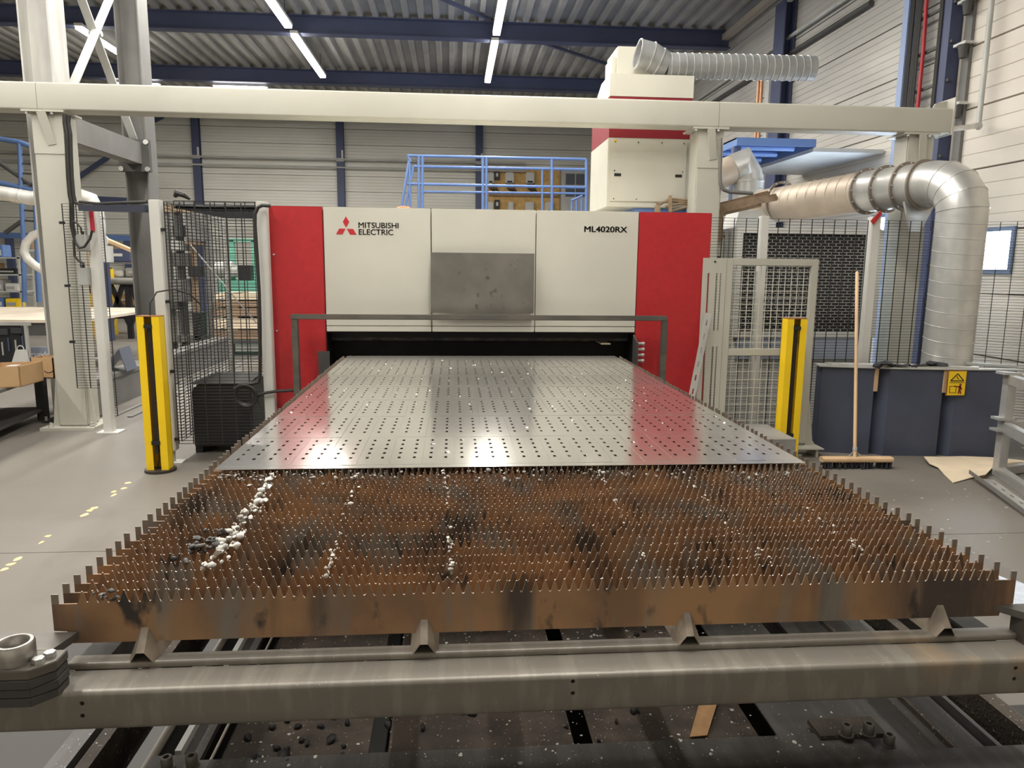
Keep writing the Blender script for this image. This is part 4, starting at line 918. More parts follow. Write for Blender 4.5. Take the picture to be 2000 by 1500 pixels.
# ================================================================== BLUE PLATFORM RAILING BEHIND THE MACHINE
YRL = 12.0
rl = root('platform_railing', (.7,YRL,2.5), 'blue tubular railing on the raised platform behind the machine', 'railing')
def rp(u,v,dy=0): return at(u,v,y=YRL+dy)
zf = 2.47
def tube(a,b,r=.024,nm='rail',dy=0): MB().cyl(rp(*a,dy),rp(*b,dy),r,8).build(nm, BLUE, rl, smooth=50)
tube((796,304),(1144,311)); tube((808,325),(1144,331)); tube((795,359),(1144,366)); tube((826,374),(1144,378),.018)
for u,v0,v1 in ((818,304,415),(825,304,415),(943,306,416),(950,306,416),(1078,310,418),(1145,311,420)): tube((u,v0),(u,v1),.026,'post')
tube((1059,331),(1059,418),.018,'post')
tube((799,314),(783,412),.024,'brace'); tube((808,325),(790,412),.02,'brace'); tube((796,304),(802,316),.024,'brace'); tube((800,318),(801,412),.024,'brace')
a_ = at(770,412,y=YRL-.1); b_ = at(1150,418,y=YRL-.1)
pfm = root('mezzanine', ((a_.x+b_.x)/2,YRL+1.5,0), 'raised blue platform behind the machine carrying the railing', 'platform')
MB().box(a_.x-.2,b_.x+.3,YRL-.1,YRL+3,zf-.12,zf+.08).build('deck', BLUE, pfm)
for x in (a_.x,b_.x): MB().box(x-.06,x+.06,YRL,YRL+.12,0,zf-.12).build('leg', BLUE, pfm)
p = at(786,404,y=YRL-.3); MB().blob((p.x,YRL-.1,zf+.12),.16,(1,.6,.3),.2).build('orange_rag', mat('orange_rag',(0.6,0.22,0.10),.8), label='orange cloth at the foot of the blue railing', cat='cloth')
# plywood board with white inverters on the far wall
YI = YB-.095
ob = MB().box(at(951,330,y=YI).x,at(1094,330,y=YI).x,YI,YI+.06,at(1020,425,y=YI).z,at(1020,331,y=YI).z).build('plywood_board', OSB, label='tan plywood board mounted on the far wall behind the railing', cat='board')
def inverter(u0,u1,v0,v1,label):
    a = at(u0,v0,y=YI-.2); b = at(u1,v1,y=YI-.2); r = root('inverter', ((a.x+b.x)/2,YI-.1,b.z), label, 'inverter', 'white inverters on the plywood board')
    MB().box(a.x,b.x,YI-.2,YI+.012,b.z+.08,a.z).build('case', WHITE, r, bevel=.03); MB().box(a.x+.06,b.x-.06,YI-.21,YI-.19,b.z+.10,b.z+.16).build('terminal_strip', INK, r)
    q = MB()
    for k in range(5): q.pipe([(a.x+.05+.06*k,YI-.1,b.z+.08),(a.x+.08+.06*k,YI-.12,b.z-.08),(a.x+.2+.05*k,YI-.05,b.z-.16)],.014,5)
    q.build('cables', CABLE, r)
for k,(u0,u1) in enumerate(((952,965),(987,1004),(1027,1044))): inverter(u0,u1,336,363,'white inverter in the upper plywood row, '+('beside the isolator','between two others','nearest the switchboard')[k])
for k,(u0,u1) in enumerate(((952,964),(993,1003),(1026,1043),(1065,1081))): inverter(u0,u1,394,420,'white inverter in the lower plywood row, '+('beside the isolator','second from the isolator','third from the isolator','nearest the switchboard')[k])
for (u,v) in ((971,341),(971,398)):
    wl = 'upper' if v < 350 else 'lower'
    a = at(u-5,v-8,y=YI-.15); b = at(u+5,v+10,y=YI-.15); r = root('isolator_switch', ((a.x+b.x)/2,YI-.1,b.z), 'small black and white isolator switch in the %s inverter row' % wl, 'switch', 'isolators on the plywood')
    MB().box(a.x,b.x,YI-.14,YI,b.z,a.z).build('case', BLACK, r); MB().box(a.x+.05,b.x-.05,YI-.16,YI-.14,b.z+.1,a.z-.08).build('dial', WHITE, r)
MB().box(at(955,383,y=YI).x,at(1090,383,y=YI).x,YI-.12,YI-.02,at(1000,380,y=YI).z-.06,at(1000,377,y=YI).z).build('cable_shelf', BROWNP, label='brown cable duct between the two rows of inverters', cat='cable duct')
a = at(1104,338,y=YI-.3); b = at(1143,386,y=YI-.3)
dw = root('panel_window', ((a.x+b.x)/2,YI,b.z), 'grey paned switchboard beside the plywood board', 'switchboard')
MB().box(a.x-.12,b.x+.2,YI-.3,YI,b.z-.6,a.z+.12).build('frame', LGREY, dw)
for i in range(2):
    for j in range(2):
        wd = (b.x-a.x)/2; ht = (a.z-b.z)/2; MB().box(a.x+wd*i+.02,a.x+wd*(i+1)-.02,YI-.32,YI-.30,b.z+ht*j+.02,b.z+ht*(j+1)-.02).build('pane', mat('grey_pane',(0.10,0.11,0.13),.3), dw)
q = root('blue_ladder_rail', (b.x,YI-1,0), 'small blue stair rail at the right end of the platform', 'railing')
for u in (1117,1126,1136): MB().cyl(at(u,388+ (1136-u)*.3,y=YRL+2),at(u,428,y=YRL+2),.022,8).build('post', BLUE, q)
MB().cyl(at(1115,392,y=YRL+2),at(1138,382,y=YRL+2),.022,8).build('rail', BLUE, q)

# ================================================================== SLATE COVERS, BROOM, SIGN
def cover(pts, h, label, timber=True):
    r = root('folded_cover', (pts[1][0],pts[1][1],0), label, 'cover panel', 'slate blue folded covers')
    poly = pts+[(x,y+.018) for x,y in reversed(pts)]
    MB().extr([(x,y,.0) for x,y in poly],(0,0,h)).build('sheet', SLATE, r)
    if timber:
        x,y = pts[-1]; MB().box(x-.004,x+.026,y-.012,y+.02,h-.20,h-.005).build('timber_edge', WOOD, r)
    x,y = pts[-2]; x2,y2 = pts[-1]
    MB().box(min(x,x2)+.02,max(x,x2)-.02,max(y,y2)+.02,max(y,y2)+.10,0,h-.02).build('backing', SLATE, r)
    return r
HC = .765
cover([(2.965,4.66),(2.99,4.62),(3.40,4.50)],HC,'slate blue folded cover panel behind the broom')
cover([(3.415,4.60),(3.51,4.46),(3.97,4.42)],HC,'slate blue folded cover panel between the two bare timber edges')
c3 = cover([(3.985,4.55),(4.075,4.40),(4.55,4.33)],HC,'slate blue folded cover panel carrying the yellow warning sign',False)
cp = root('cover_top', (3.8,4.5,HC), 'grey metal capping plates laid along the top of the slate covers', 'capping')
MB().extr([(2.95,4.60,HC),(3.5,4.45,HC),(4.6,4.32,HC),(4.62,4.48,HC),(3.95,4.53,HC),(3.85,4.68,HC),(2.98,4.76,HC)],(0,0,.012)).build('plate', LGREY, cp)
MB().extr([(3.05,4.58,HC+.013),(3.7,4.46,HC+.013),(3.75,4.6,HC+.013),(3.06,4.72,HC+.013)],(0,0,.012)).extr([(3.7,4.44,HC+.013),(4.25,4.38,HC+.013),(4.3,4.46,HC+.013),(3.72,4.52,HC+.013)],(0,0,.01)).build('loose_plate', GALVD, cp)
a_ = at(1893,712,y=4.45); MB().extr([(4.22,4.5,HC+.03),(4.62,4.40,HC+.014),(4.64,4.46,HC+.014),(4.24,4.56,HC+.03)],(0,0,.02)).build('grey_slab', GREYP, label='grey flat slab lying on the right end of the slate covers', cat='slab')
q = MB(); rg = random.Random(4)
for k in range(13):
    t = k/12; p = at(1712+t*125,712,y=4.47); q.blob((p.x,4.47+rg.uniform(-.03,.03),HC+.03+(.02 if k in (1,2,10) else 0)),.045*(1.1-.5*math.sin(t*3.1)),(1.3,1,.45),.35,rng=rg)
q.build('black_rag', mat('dark_rag',(0.03,0.03,0.034),.8,var=.4,scale=20), label='crumpled dark rag lying on top of the slate covers', cat='rag', smooth=60)
# sign
sy = 4.40-(4.22-4.05)*.14-.004; s0 = at(1853,724,y=sy); s1 = at(1884,773,y=sy)
sg = root('warning_sign', ((s0.x+s1.x)/2,sy,s1.z), 'yellow warning plate with a triangle and a pictogram of a person', 'sign')
def slab(name, m, pts, y, t=.002): return MB().extr([(a,y,b) for a,b in pts],(0,t,0)).build(name, m, sg)
slab('border', mat('rust_border',(0.25,0.09,0.02),.6), [(s0.x,s1.z),(s1.x,s1.z),(s1.x,s0.z),(s0.x,s0.z)], sy, .012)
e = .006; slab('plate', YELLOW, [(s0.x+e,s1.z+e),(s1.x-e,s1.z+e),(s1.x-e,s0.z-e),(s0.x+e,s0.z-e)], sy-.002, .003)
W_ = s1.x-s0.x; H_ = s0.z-s1.z
def sp(a,b): return (s0.x+a*W_, s1.z+b*H_)
for A_, B_ in (((.15,.60),(.85,.60)),((.15,.60),(.5,.88)),((.85,.60),(.5,.88))):
    a,b = sp(*A_), sp(*B_); MB().bar((a[0],sy-.003,a[1]),(b[0],sy-.003,b[1]),.008,.002,(0,1,0)).build('triangle_side', INK, sg)
for A_, B_ in (((.46,.78),(.52,.70)),((.52,.70),(.58,.66))):
    a,b = sp(*A_), sp(*B_); MB().bar((a[0],sy-.003,a[1]),(b[0],sy-.003,b[1]),.006,.002,(0,1,0)).build('symbol_stroke', INK, sg)
a,b = sp(.1,.53), sp(.9,.53); MB().bar((a[0],sy-.003,a[1]),(b[0],sy-.003,b[1]),.004,.002,(0,1,0)).build('divider', INK, sg)
PICT = mat('dark_red_pictogram',(0.22,0.02,0.01),.5)
for A_, B_, wd, m_ in (((.68,.40),(.68,.24),.022,PICT),((.66,.24),(.62,.08),.012,PICT),((.70,.24),(.76,.08),.012,PICT),((.68,.36),(.36,.39),.009,PICT),((.68,.36),(.80,.26),.010,PICT)):
    a,b = sp(*A_), sp(*B_); MB().bar((a[0],sy-.003,a[1]),(b[0],sy-.003,b[1]),wd,.002,(0,1,0)).build('figure_limb', m_, sg)
a = sp(.70,.445); MB().cyl((a[0],sy-.002,a[1]),(a[0],sy-.004,a[1]),.010,12).build('figure_head', PICT, sg)
for A_, B_ in (((.14,.38),(.42,.38)),((.14,.12),(.48,.12)),((.14,.12),(.14,.38)),((.48,.12),(.48,.38))):
    a,b = sp(*A_), sp(*B_); MB().bar((a[0],sy-.003,a[1]),(b[0],sy-.003,b[1]),.004,.002,(0,1,0)).build('frame_stroke', INK, sg)
# broom
br = root('broom', (3.15,4.25,0), 'wide workshop broom with wooden head leaning on the slate cover', 'broom')
h0 = at(1604,897,z=.075); h1 = at(1741,897,z=.075)
prof = rbox_profile(.075,.042,.016,4); dv = (h1-h0).normalized(); nv = Vector((-dv.y,dv.x,0))
m = MB().extr([h0+nv*a+Vector((0,0,b)) for a,b in prof], h1-h0); m.build('head', WOOD, br, smooth=45)
q = MB(); rg = random.Random(2)
for k in range(150):
    t = rg.random(); o = h0.lerp(h1,t)+nv*rg.uniform(-.028,.028); q.bar(o+Vector((0,0,-.015)), o+Vector((rg.uniform(-.02,.02),rg.uniform(-.02,.012),-.074)), .009,.009)
q.build('bristles', mat('black_bristles',(0.02,0.02,0.025),.8), br, kind='stuff')
hb = at(1669,889,y=4.245); hb = h0.lerp(h1,.475)+Vector((0,0,.015)); ht = at(1674,530,y=4.53)
MB().pipe([hb, hb.lerp(ht,.5), ht-(ht-hb)*.006, ht],[.014,.0135,.0135,.008],14).build('handle', WOOD, br, smooth=50)
for sx in (-1,1): MB().pipe([hb+(ht-hb)*.04, hb+dv*(.055*sx)+Vector((0,0,.006))],.003,6).build('brace_wire', GALV, br)
MB().flange(hb+(ht-hb)*.045, ht-hb, .014, .004, .03).build('ferrule', GALV, br)
# cardboard sheet on the floor
cpx = [(1804,897),(1830,894),(1880,893),(1935,895),(1985,901),(2030,905),(2035,909),(1995,909),(1950,908),(1925,930),(1895,931),(1862,940),(1845,925),(1832,912),(1815,907)]
q = MB(); pts = [at(u,v,z=.02) for u,v in cpx]; cz = [.045,.03,.03,.03,.035,.03,.02,.05,.055,.035,.012,.010,.012,.02,.03]
ctr = sum(pts,Vector())/len(pts); ctr.z = .028; n = len(pts)
vs = [Vector((p.x,p.y,z)) for p,z in zip(pts,cz)]+[ctr]; vb = [v-Vector((0,0,.006)) for v in vs]
q.add(vs+vb,[(i,(i+1)%n,n) for i in range(n)]+[((i+1)%n+n+1,i+n+1,2*n+1) for i in range(n)]+[(i,i+n+1,(i+1)%n+n+1,(i+1)%n) for i in range(n)])
q.build('cardboard_sheet', CARDL, label='torn pale cardboard sheet lying on the floor by the slate covers', cat='cardboard', smooth=30)
q = MB().extr([at(u,v,z=0) for u,v in ((1870,924),(1912,938),(1925,930),(1920,912),(1880,912))],(0,0,.006)).build('cardboard_scrap', CARD, label='smaller brown cardboard piece under the torn pale sheet', cat='cardboard')
# slotted bars on the floor
a_, b_ = at(1897,924,z=.05), at(2030,1022,z=.02); d_ = b_-a_
MB().bar(a_,b_,.035,.004).bar(a_+Vector((-.018,0,.012)),b_+Vector((-.018,0,.012)),.004,.03).build('steel_angle', GREYST, label='dark steel angle bar lying on the floor by the aluminium frame', cat='steel bar')
fb = root('slotted_strip', (a_.x+.1,a_.y-.2,0), 'pale slotted metal strip lying on the floor under the aluminium frame', 'steel bar')
o_ = Vector((.085,0,-.012)); stp = MB().bar(a_+d_*.12+o_,b_+o_,.075,.004).build('strip', GALV, fb)
for k in range(6): c_ = a_+d_*(.2+.13*k)+o_; drill(stp, MB().bar(c_,c_+d_*.05,.012,.04))
# aluminium frame at the right edge
af = root('aluminium_frame', (4.07,3.80,0), 'dull aluminium box section frame standing at the right', 'frame')
ALU = mat('dull_aluminium',(0.50,0.50,0.49),.4,.6,var=.08,scale=5)
bx_, by_ = 4.07, 3.80; dr = Vector((-.155,-.45,0)).normalized()
zt_p = at(1962,728,y=by_).z
MB().box(bx_-.035,bx_+.035,by_-.035,by_+.035,.0,zt_p-.02).build('post', ALU, af, bevel=.004)
far = Vector((bx_,by_,0))+dr*1.1
MB().box(far.x-.035,far.x+.035,far.y-.035,far.y+.035,0,zt_p-.02).build('post', ALU, af, bevel=.004)
for z, h in ((zt_p-.05,.075),(.40,.085),(.04,.08)):
    p = Vector((bx_,by_,z)); MB().bar(p-dr*.06+Vector((0,0,0)), p+dr*1.15, .06, h).build('rail', ALU, af, bevel=.004)
    p2 = p+Vector((.35,.12,0)); MB().bar(p, p2, .05, h*.8).build('cross_rail', ALU, af)
for z in (zt_p-.0,.47,.38): MB().bar(Vector((bx_-.09,by_+.0,z)),Vector((bx_+.06,by_,z-.008)),.09,.02).build('saddle_plate', ALU, af)

# ================================================================== RIGHT WALL FITTINGS
XF = XW-.14
y_a, y_b = at(1768,100,x=XF).y, at(1852,100,x=XF).y
st_ = root('wall_stanchion', (XF,(y_a+y_b)/2,0), 'tall blue stanchion pair with a cable ladder on the right wall', 'stanchion')
for y, wd in ((y_a,.07),(y_b,.17)):
    MB().box(XF-.05,XF+.10,y-(wd if wd < .1 else .06),y+(wd*.2 if wd < .1 else .13),0,6.1).build('upright', BLUE if wd < .1 else NAVY, st_)
MB().box(XF-.06,XF-.04,y_a-.09,y_a+.02,0,6.1).build('flange_edge', mat('pale_blue_edge',(0.30,0.38,0.58),.5), st_)
for k in range(14): z = .4+.42*k; MB().bar((XF-.02,y_a,z),(XF-.02,y_b-.1,z),.03,.03).build('ladder_rung', DARKST, st_)
q = MB(); rg = random.Random(8)
for k in range(9): yy = y_a-.14-.026*k; q.pipe([(XF-.05,yy,6.2),(XF-.05+rg.uniform(-.01,.01),yy-.01,4.5),(XF-.05,yy+rg.uniform(-.01,.01),3),(XF-.05,yy,.6)],.011,6)
q.build('cable_run', CABLE, st_, kind='stuff')
MB().pipe([(XF-.06,y_a-.42,6.2),(XF-.06,y_a-.43,5),(XF-.06,y_a-.47,4.2),(XF-.06,y_a-.46,3.2),(XF-.06,y_a-.47,1)],.022,8).build('red_hose', mat('red_hose',(0.45,0.02,0.03),.5), st_, smooth=60)
for k in range(3): MB().pipe([(XF-.06,y_b+.22-.03*k,6.2),(XF-.06,y_b+.14-.02*k,5.3),(XF-.06,y_b+.12-.02*k,4.5),(XF-.06,y_b+.12-.02*k,1)],.011,6).build('cable', CABLE, st_)
y_c = at(1530,100,x=XF).y
r = root('wall_stanchion', (XF,y_c,0), 'navy stanchion on the right wall near the silver duct end', 'stanchion')
MB().box(XF-.1,XF-.08,y_c-.20,y_c+.20,0,6.1).box(XF+.08,XF+.1,y_c-.2,y_c+.2,0,6.1).box(XF-.08,XF+.08,y_c-.01,y_c+.01,0,6.1).build('shaft', NAVY, r)
MB().box(XF-.12,XF-.10,y_c+.22,y_c+.40,0,5.2).build('pale_upright', LGREY, r)
COP = mat('copper_pipe',(0.55,0.28,0.15),.4,.6)
for k in range(2): MB().cyl((XF-.14,y_c+.50+.14*k,.2),(XF-.14,y_c+.50+.14*k,5.4),.028,8).build('copper_pipe', COP, r)
def wallpipe(u,v,x,rad,m,label,y0=7.0,y1=YB-.3,nm='wall_pipe'):
    p = at(u,v,x=x); MB().cyl((x,y0,p.z),(x,y1,p.z),rad,10).build(nm, m, label=label, cat='pipe', smooth=50)
wallpipe(1600,33,XW-.08,.035,LGREY,'light grey conduit along the right wall, the higher of two',8.9)
wallpipe(1625,54,XW-.06,.045,DARKST,'dark conduit along the right wall below the light grey one',8.9)
p = at(1440,52,x=XW-.2); MB().box(XW-.25,XW-.12,3,YB,p.z-.06,p.z+.06).build('eaves_rail', mat('beige_rail',(0.42,0.37,0.30),.6), label='beige rail along the top of the right wall under the roof', cat='rail')
p0_, p1_ = at(1931,0,x=XW-.12), at(1911,246,x=XW-.12)
r = root('wall_downpipe', (p1_.x,p1_.y,p1_.z), 'grey steel pipe dropping on the right wall to the gantry end', 'pipe')
MB().cyl((p1_.x,p1_.y,p1_.z),(p1_.x,p1_.y,6.3),.028,12).build('drop', LGREY, r, smooth=50)
MB().torus((p1_.x,p1_.y,p1_.z),(0,1,0),.012,.032,14,8).build('elbow', GALV, r)
MB().cyl((p1_.x,p1_.y,p1_.z),(4.714,5.83,3.0),.026,12).build('branch', GALV, r, smooth=50)
yk = at(1876,100,x=XW-.06).y-.09
r = root('cable_strip', (XW-.06,yk,0), 'dark vertical strip with small lamp fittings on the right wall', 'wall strip')
MB().box(XW-.06,XW-.021,yk-.06,yk+.06,0,6.2).build('strip', GREYST, r); MB().box(XW-.05,XW-.021,yk+.062,yk+.11,0,6.2).build('beige_cover', mat('beige_rail',(0.42,0.37,0.30),.6), r)
for v in (12,92,205):
    z = at(1876,v,x=XW-.1).z; MB().box(XW-.16,XW-.06,yk-.12,yk+.08,z,z+.03).build('bracket', LGREY, r); MB().cyl((XW-.12,yk-.04,z-.14),(XW-.12,yk-.04,z),.035,12,r2=.06).build('lamp_head', DARKST, r)

# ================================================================== LEFT BACKGROUND
ZTB = .80
ya_, yb_ = at(100,625,z=ZTB).y, at(100,594,z=ZTB).y
tb = root('plate_table', (-9,ya_,0), 'long low table with a pale plate top and dark steel sides', 'table')
MB().box(-13,-5.4,ya_,min(yb_,ya_+3),ZTB-.04,ZTB).build('plate_top', mat('pale_plate',(0.62,0.53,0.42),.5,var=.1,scale=2), tb)
zb_ = at(100,656,y=ya_).z; MB().box(-13,-5.4,ya_+.03,ya_+.08,zb_,ZTB-.04).build('apron', DARKST, tb)
for x in (-12.8,-9.5,-7.5,-5.6): MB().box(x,x+.12,ya_+.1,ya_+.25,0,ZTB-.04).build('leg', DARKST, tb)
print('table', ya_, yb_)
# steel kerb beam on the floor between and behind the H columns
zr_ = at(280,712,x=-4.0).z
rr = root('kerb_beam', (-4.1,7.3,0), 'grey steel kerb beam on the floor between the two H columns', 'beam')
MB().box(-4.24,-4.0,6.46,8.10,zr_-.05,zr_).box(-4.20,-4.02,6.46,8.10,0,zr_-.05).build('beam', GREYST, rr)
rr = root('kerb_beam', (-4.1,10,0), 'grey steel kerb beam running back beyond the dark H column', 'beam')
MB().box(-4.24,-4.0,8.60,11.2,zr_-.05,zr_).box(-4.20,-4.02,8.60,11.2,0,zr_-.05).build('beam', GREYST, rr)
for x in (-3.80,-3.62): MB().box(x,x+.05,6.3,12,0,.012).build('floor_track', GREYST, label='flat dark track strip on the floor beside the kerb beam', cat='track', group='floor tracks beside the kerb beam')
q = root('folded_sheet', (-4.1,7.2,zr_), 'small blue grey folded metal sheet standing like a tent', 'metal sheet')
yt = 7.1; a_, b_, c_ = at(196,716,y=yt), at(232,681,y=yt), at(247,712,y=yt)
MB().extr([(a_.x,yt,zr_),(b_.x,yt,b_.z),(b_.x,yt,b_.z-.012),(a_.x+.014,yt,zr_)],(-.03,.35,0)).extr([(b_.x,yt,b_.z),(c_.x,yt,zr_),(c_.x-.014,yt,zr_),(b_.x,yt,b_.z-.014)],(-.03,.35,0)).build('bent_sheet', mat('blue_grey_sheet',(0.13,0.15,0.20),.4,.3), q)
# cart with tool case and boxes
A0, B0 = at(-60,900,z=0), at(112,815,z=0); zc_ = at(0,765,y=at(0,870,z=0).y).z
dcx = (B0-A0); dcx.z = 0; dcx.normalize(); bk = Vector((-dcx.y,dcx.x,0))
ck = root('steel_cart', ((A0+B0)/2), 'low black steel cart carrying a tool case and cardboard boxes', 'cart')
def cpoly(e0, e1, d0, d1): return [A0+dcx*e0+bk*d0, B0+dcx*e1+bk*d0, B0+dcx*e1+bk*d1, A0+dcx*e0+bk*d1]
L0 = -1.2
cq = [A0+dcx*L0, B0, Vector((-4.36,6.5,0)), Vector((-4.36,7.9,0)), A0+dcx*L0+bk*1.9]
MB().extr([p+Vector((0,0,zc_-.03)) for p in cq],(0,0,.03)).build('deck', GREYST, ck)
MB().extr([p+Vector((0,0,.10)) for p in cpoly(L0+.1,-.08,.06,1.2)],(0,0,.03)).build('lower_shelf', DARKST, ck)
for p in cpoly(L0+.15,-.12,.08,1.15): MB().box(p.x-.04,p.x+.04,p.y-.04,p.y+.04,0,zc_-.03).build('leg', DARKST, ck)
ang = math.atan2(dcx.y,dcx.x)
def onplane(u, v, d):
    """pixel on the vertical plane d behind the cart front"""
    vv = FW + RT*((u-1000)/FPX) - UP*((v-750)/FPX); o = A0+bk*d; t = (o-CAM).dot(bk)/vv.dot(bk); return CAM+vv*t
def carton(c, L, W, h, a, label, m=CARD):
    r = root('cardboard_box', c, label, 'box'); r.rotation_euler.z = a; t = .006
    def pp(x0,x1,y0,y1,z0,z1,nm):
        me = bpy.data.meshes.new(nm); q = MB().box(x0,x1,y0,y1,z0,z1); me.from_pydata(q.v,[],q.f); me.materials.append(m)
        o = bpy.data.objects.new(nm,me); COL.objects.link(o); o.parent = r; return o
    pp(-L/2,L/2,0,W,0,t,'base')
    for g_ in ((-L/2,L/2,0,t),(-L/2,L/2,W-t,W),(-L/2,-L/2+t,t,W-t),(L/2-t,L/2,t,W-t)): pp(*g_,t,h,'side')
    return r
zd = zc_
P1, P0_, P2 = at(41,756,z=zd), at(-45,760,z=zd), at(86,743,z=zd)
e1 = (P0_-P1); e2 = (P2-P1); hb_ = at(41,716,y=P1.y).z-zd
b1 = root('cardboard_box', P1+(e1+e2)/2, 'open brown cardboard box on the cart in front of the tool case', 'box')
def wall4(p, ea, eb, h, par, m, t=.008):
    ua, ub = ea.normalized()*t, eb.normalized()*t
    MB().extr([p,p+ea,p+ea+eb,p+eb],(0,0,t)).build('base', m, par)
    for a_, b_, c_ in ((p,ea,ub),(p+eb-ub,ea,ub),(p,eb,ua),(p+ea-ua,eb,ua)): MB().extr([a_,a_+b_,a_+b_+c_,a_+c_],(0,0,h)).build('side', m, par)
wall4(P1, e1, e2, hb_, b1, CARD)
c_ = P1+e1*.35+e2*.5+Vector((0,0,hb_*.9)); MB().extr([c_,c_+e1*.25,c_+e1*.25+e2*.2,c_+e2*.2],(0,0,.006)).build('paper', WHITE, b1)
Q1, Q0 = at(106,739,z=zd), at(62,741,z=zd); Q1.y = Q0.y = max(Q1.y, P2.y+.03); Q1 = at(106,735,y=Q1.y); Q1.z = zd; Q0 = at(62,735,y=Q0.y); Q0.z = zd
b2 = root('cardboard_box', (Q0+Q1)/2+Vector((0,.1,0)), 'brown cardboard box printed with a curved smile mark behind the open box', 'box')
wall4(Q0, Q1-Q0, Vector((0,.2,0)), at(95,699,y=Q0.y).z-zd, b2, CARD)
q = MB(); n = 14; vs = []; cxm = at(95,722,y=Q0.y)
for i in range(n+1):
    a = PI*(1.15+.70*i/n)
    for rr_ in (.036,.043): vs.append((cxm.x+rr_*1.2*math.cos(a), Q0.y-.002, cxm.z+.01+rr_*math.sin(a)))
q.add(vs,[(2*i,2*i+2,2*i+3,2*i+1) for i in range(n)]); q.build('smile_mark', INK, b2)
yc_ = max(P1.y+.42, at(30,716,z=zd).y)
def cb(u0,u1,v0,v1,nm,m,par,th=.02,dy=0,bev=0):
    a, b = at(u0,v0,y=yc_+dy), at(u1,v1,y=yc_+dy); return MB().box(a.x,b.x,yc_+dy,yc_+dy+th,zd if v1 is None else max(zd,b.z),a.z).build(nm, m, par, bevel=bev)
tc = root('tool_case', (at(10,700,y=yc_).x,yc_+.05,zd), 'open black tool case with a silver rim standing on the cart', 'tool case')
cb(-60,52,635,760,'lid',BLACK,tc,.10,0,.012); cb(-60,58,629,636,'rim',GALV,tc,.03,-.012); cb(51,58,629,760,'rim',GALV,tc,.03,-.0125)
cb(-8,16,642,655,'pouch',mat('dark_pouch',(0.03,0.032,0.036),.8),tc,.02,-.02,.005); cb(20,44,640,652,'pouch',mat('dark_pouch',(0.03,0.032,0.036),.8),tc,.02,-.02,.005)
for k_,(u_,v_) in enumerate(((4,668),(16,660),(30,664),(43,656))): cb(u_-2,u_+3,v_,v_+26,'tool',(GREYP,NAVY)[k_%2],tc,.015,-.016)
bg = root('white_bag', (at(33,700,y=yc_-.08).x,yc_-.06,zd), 'small white bag with handles beside the tool case', 'bag')
a, b, c_, d_ = [at(u,v,y=yc_-.09) for u,v in ((18,702),(52,702),(46,684),(30,684))]; a.z = b.z = zd
MB().extr([a,b,c_,d_],(0,.06,0)).build('body', WHITE, bg); MB().torus((c_+d_)/2+Vector((0,.02,.012)),(0,1,0),.034,.005,16,6).build('handle', WHITE, bg)
yl_ = yc_+.30; a, b = at(60,678,y=yl_), at(108,678,y=yl_)
lp = root('lettered_panel', ((a.x+b.x)/2,yl_,zd), 'grey panel with white lettering standing on the cart', 'panel')
MB().box(a.x,min(b.x,-4.38),yl_,yl_+.02,zd,a.z).build('board', mat('blue_grey_panel',(0.30,0.33,0.40),.5), lp)
tt = text('rundo', .085, (0,0,0), mat('white_print',(0.85,0.85,0.85),.6), lp, 'lettering', .002); p_ = at(61,697,y=yl_-.004); tt.location = p_-lp.location
# left ducts
YL = 10.5
ld = root('extraction_duct', (-6.5,YL,2.5), 'thin silver extraction duct bending down behind the gantry column', 'duct')
MB().pipe([at(u,v,y=YL) for u,v in ((-40,372),(20,380),(60,387),(110,388),(160,384),(178,390),(188,410),(192,440),(192,474))],.105,20).build('tube', GALVD, ld, smooth=40)
MB().flange(at(40,384,y=YL),(1,0,-.1),.105,.006,.012).flange(at(75,388,y=YL),(1,0,0),.105,.006,.012).flange(at(191,425,y=YL),(0,0,1),.105,.006,.012).build('seam', GALV, ld)
MB().cyl(at(205,480,y=YL),at(207,512,y=YL),.11,16).build('lower_sleeve', GALVD, ld)
ld = root('extraction_hose', (-7.5,11,1.5), 'curved silver flexible hose hooking down to the left workbench', 'hose')
MB().pipe([at(u,v,y=11.5) for u,v in ((100,452),(82,453),(64,460),(51,474),(47,492),(53,505),(66,517),(82,527),(95,535))],.065,16).build('tube', GALVD, ld, smooth=40)
p = at(95,535,y=11.5); MB().cyl((p.x,11.5,ZTB),(p.x,11.5,p.z),.05,12).build('stand_pipe', GREYST, ld)
# blue frames on the far left
YBF = 15
bf = root('ladder_rack', (-10,YBF,0), 'blue tubular rack with a ladder at the far left', 'rack')
def bt(a,b,r=.05,m=BLUE,nm='tube'): MB().cyl(at(*a,y=YBF),at(*b,y=YBF),r,8).build(nm, m, bf, smooth=50)
bt((-20,268),(40,278)); bt((40,278),(60,286)); bt((60,286),(66,300)); bt((66,300),(72,470)); bt((38,280),(45,450)); bt((-10,355),(68,372)); bt((72,470),(76,590),.05)
for v in (301,319,338,358,410,430): bt((41,v),(65,v+2),.02,DARKST,'rung')
bt((-10,312),(62,362),.045,DARKST,'brace'); bt((10,455),(45,430),.045,DARKST,'brace')
bt((45,450),(48,590),.05)
wbm = root('blue_wall_beam', (-10,YB-.5,0), 'blue horizontal beam with diagonal stays along the far wall', 'beam')
MB().bar(at(-30,459,y=YB-.5),at(290,466,y=YB-.5),.14,.18).build('beam', BLUE, wbm)
MB().bar(at(145,352,y=YB-.4),at(212,306,y=YB-.4),.08,.14).build('stay', NAVY, wbm); MB().bar(at(300,235,y=YB-.4),at(318,226,y=YB-.4),.08,.16).build('stay', NAVY, wbm)
MB().bar(at(185,390,y=YB-.4),at(262,394,y=YB-.4),.1,.22).build('girt', NAVY, wbm)
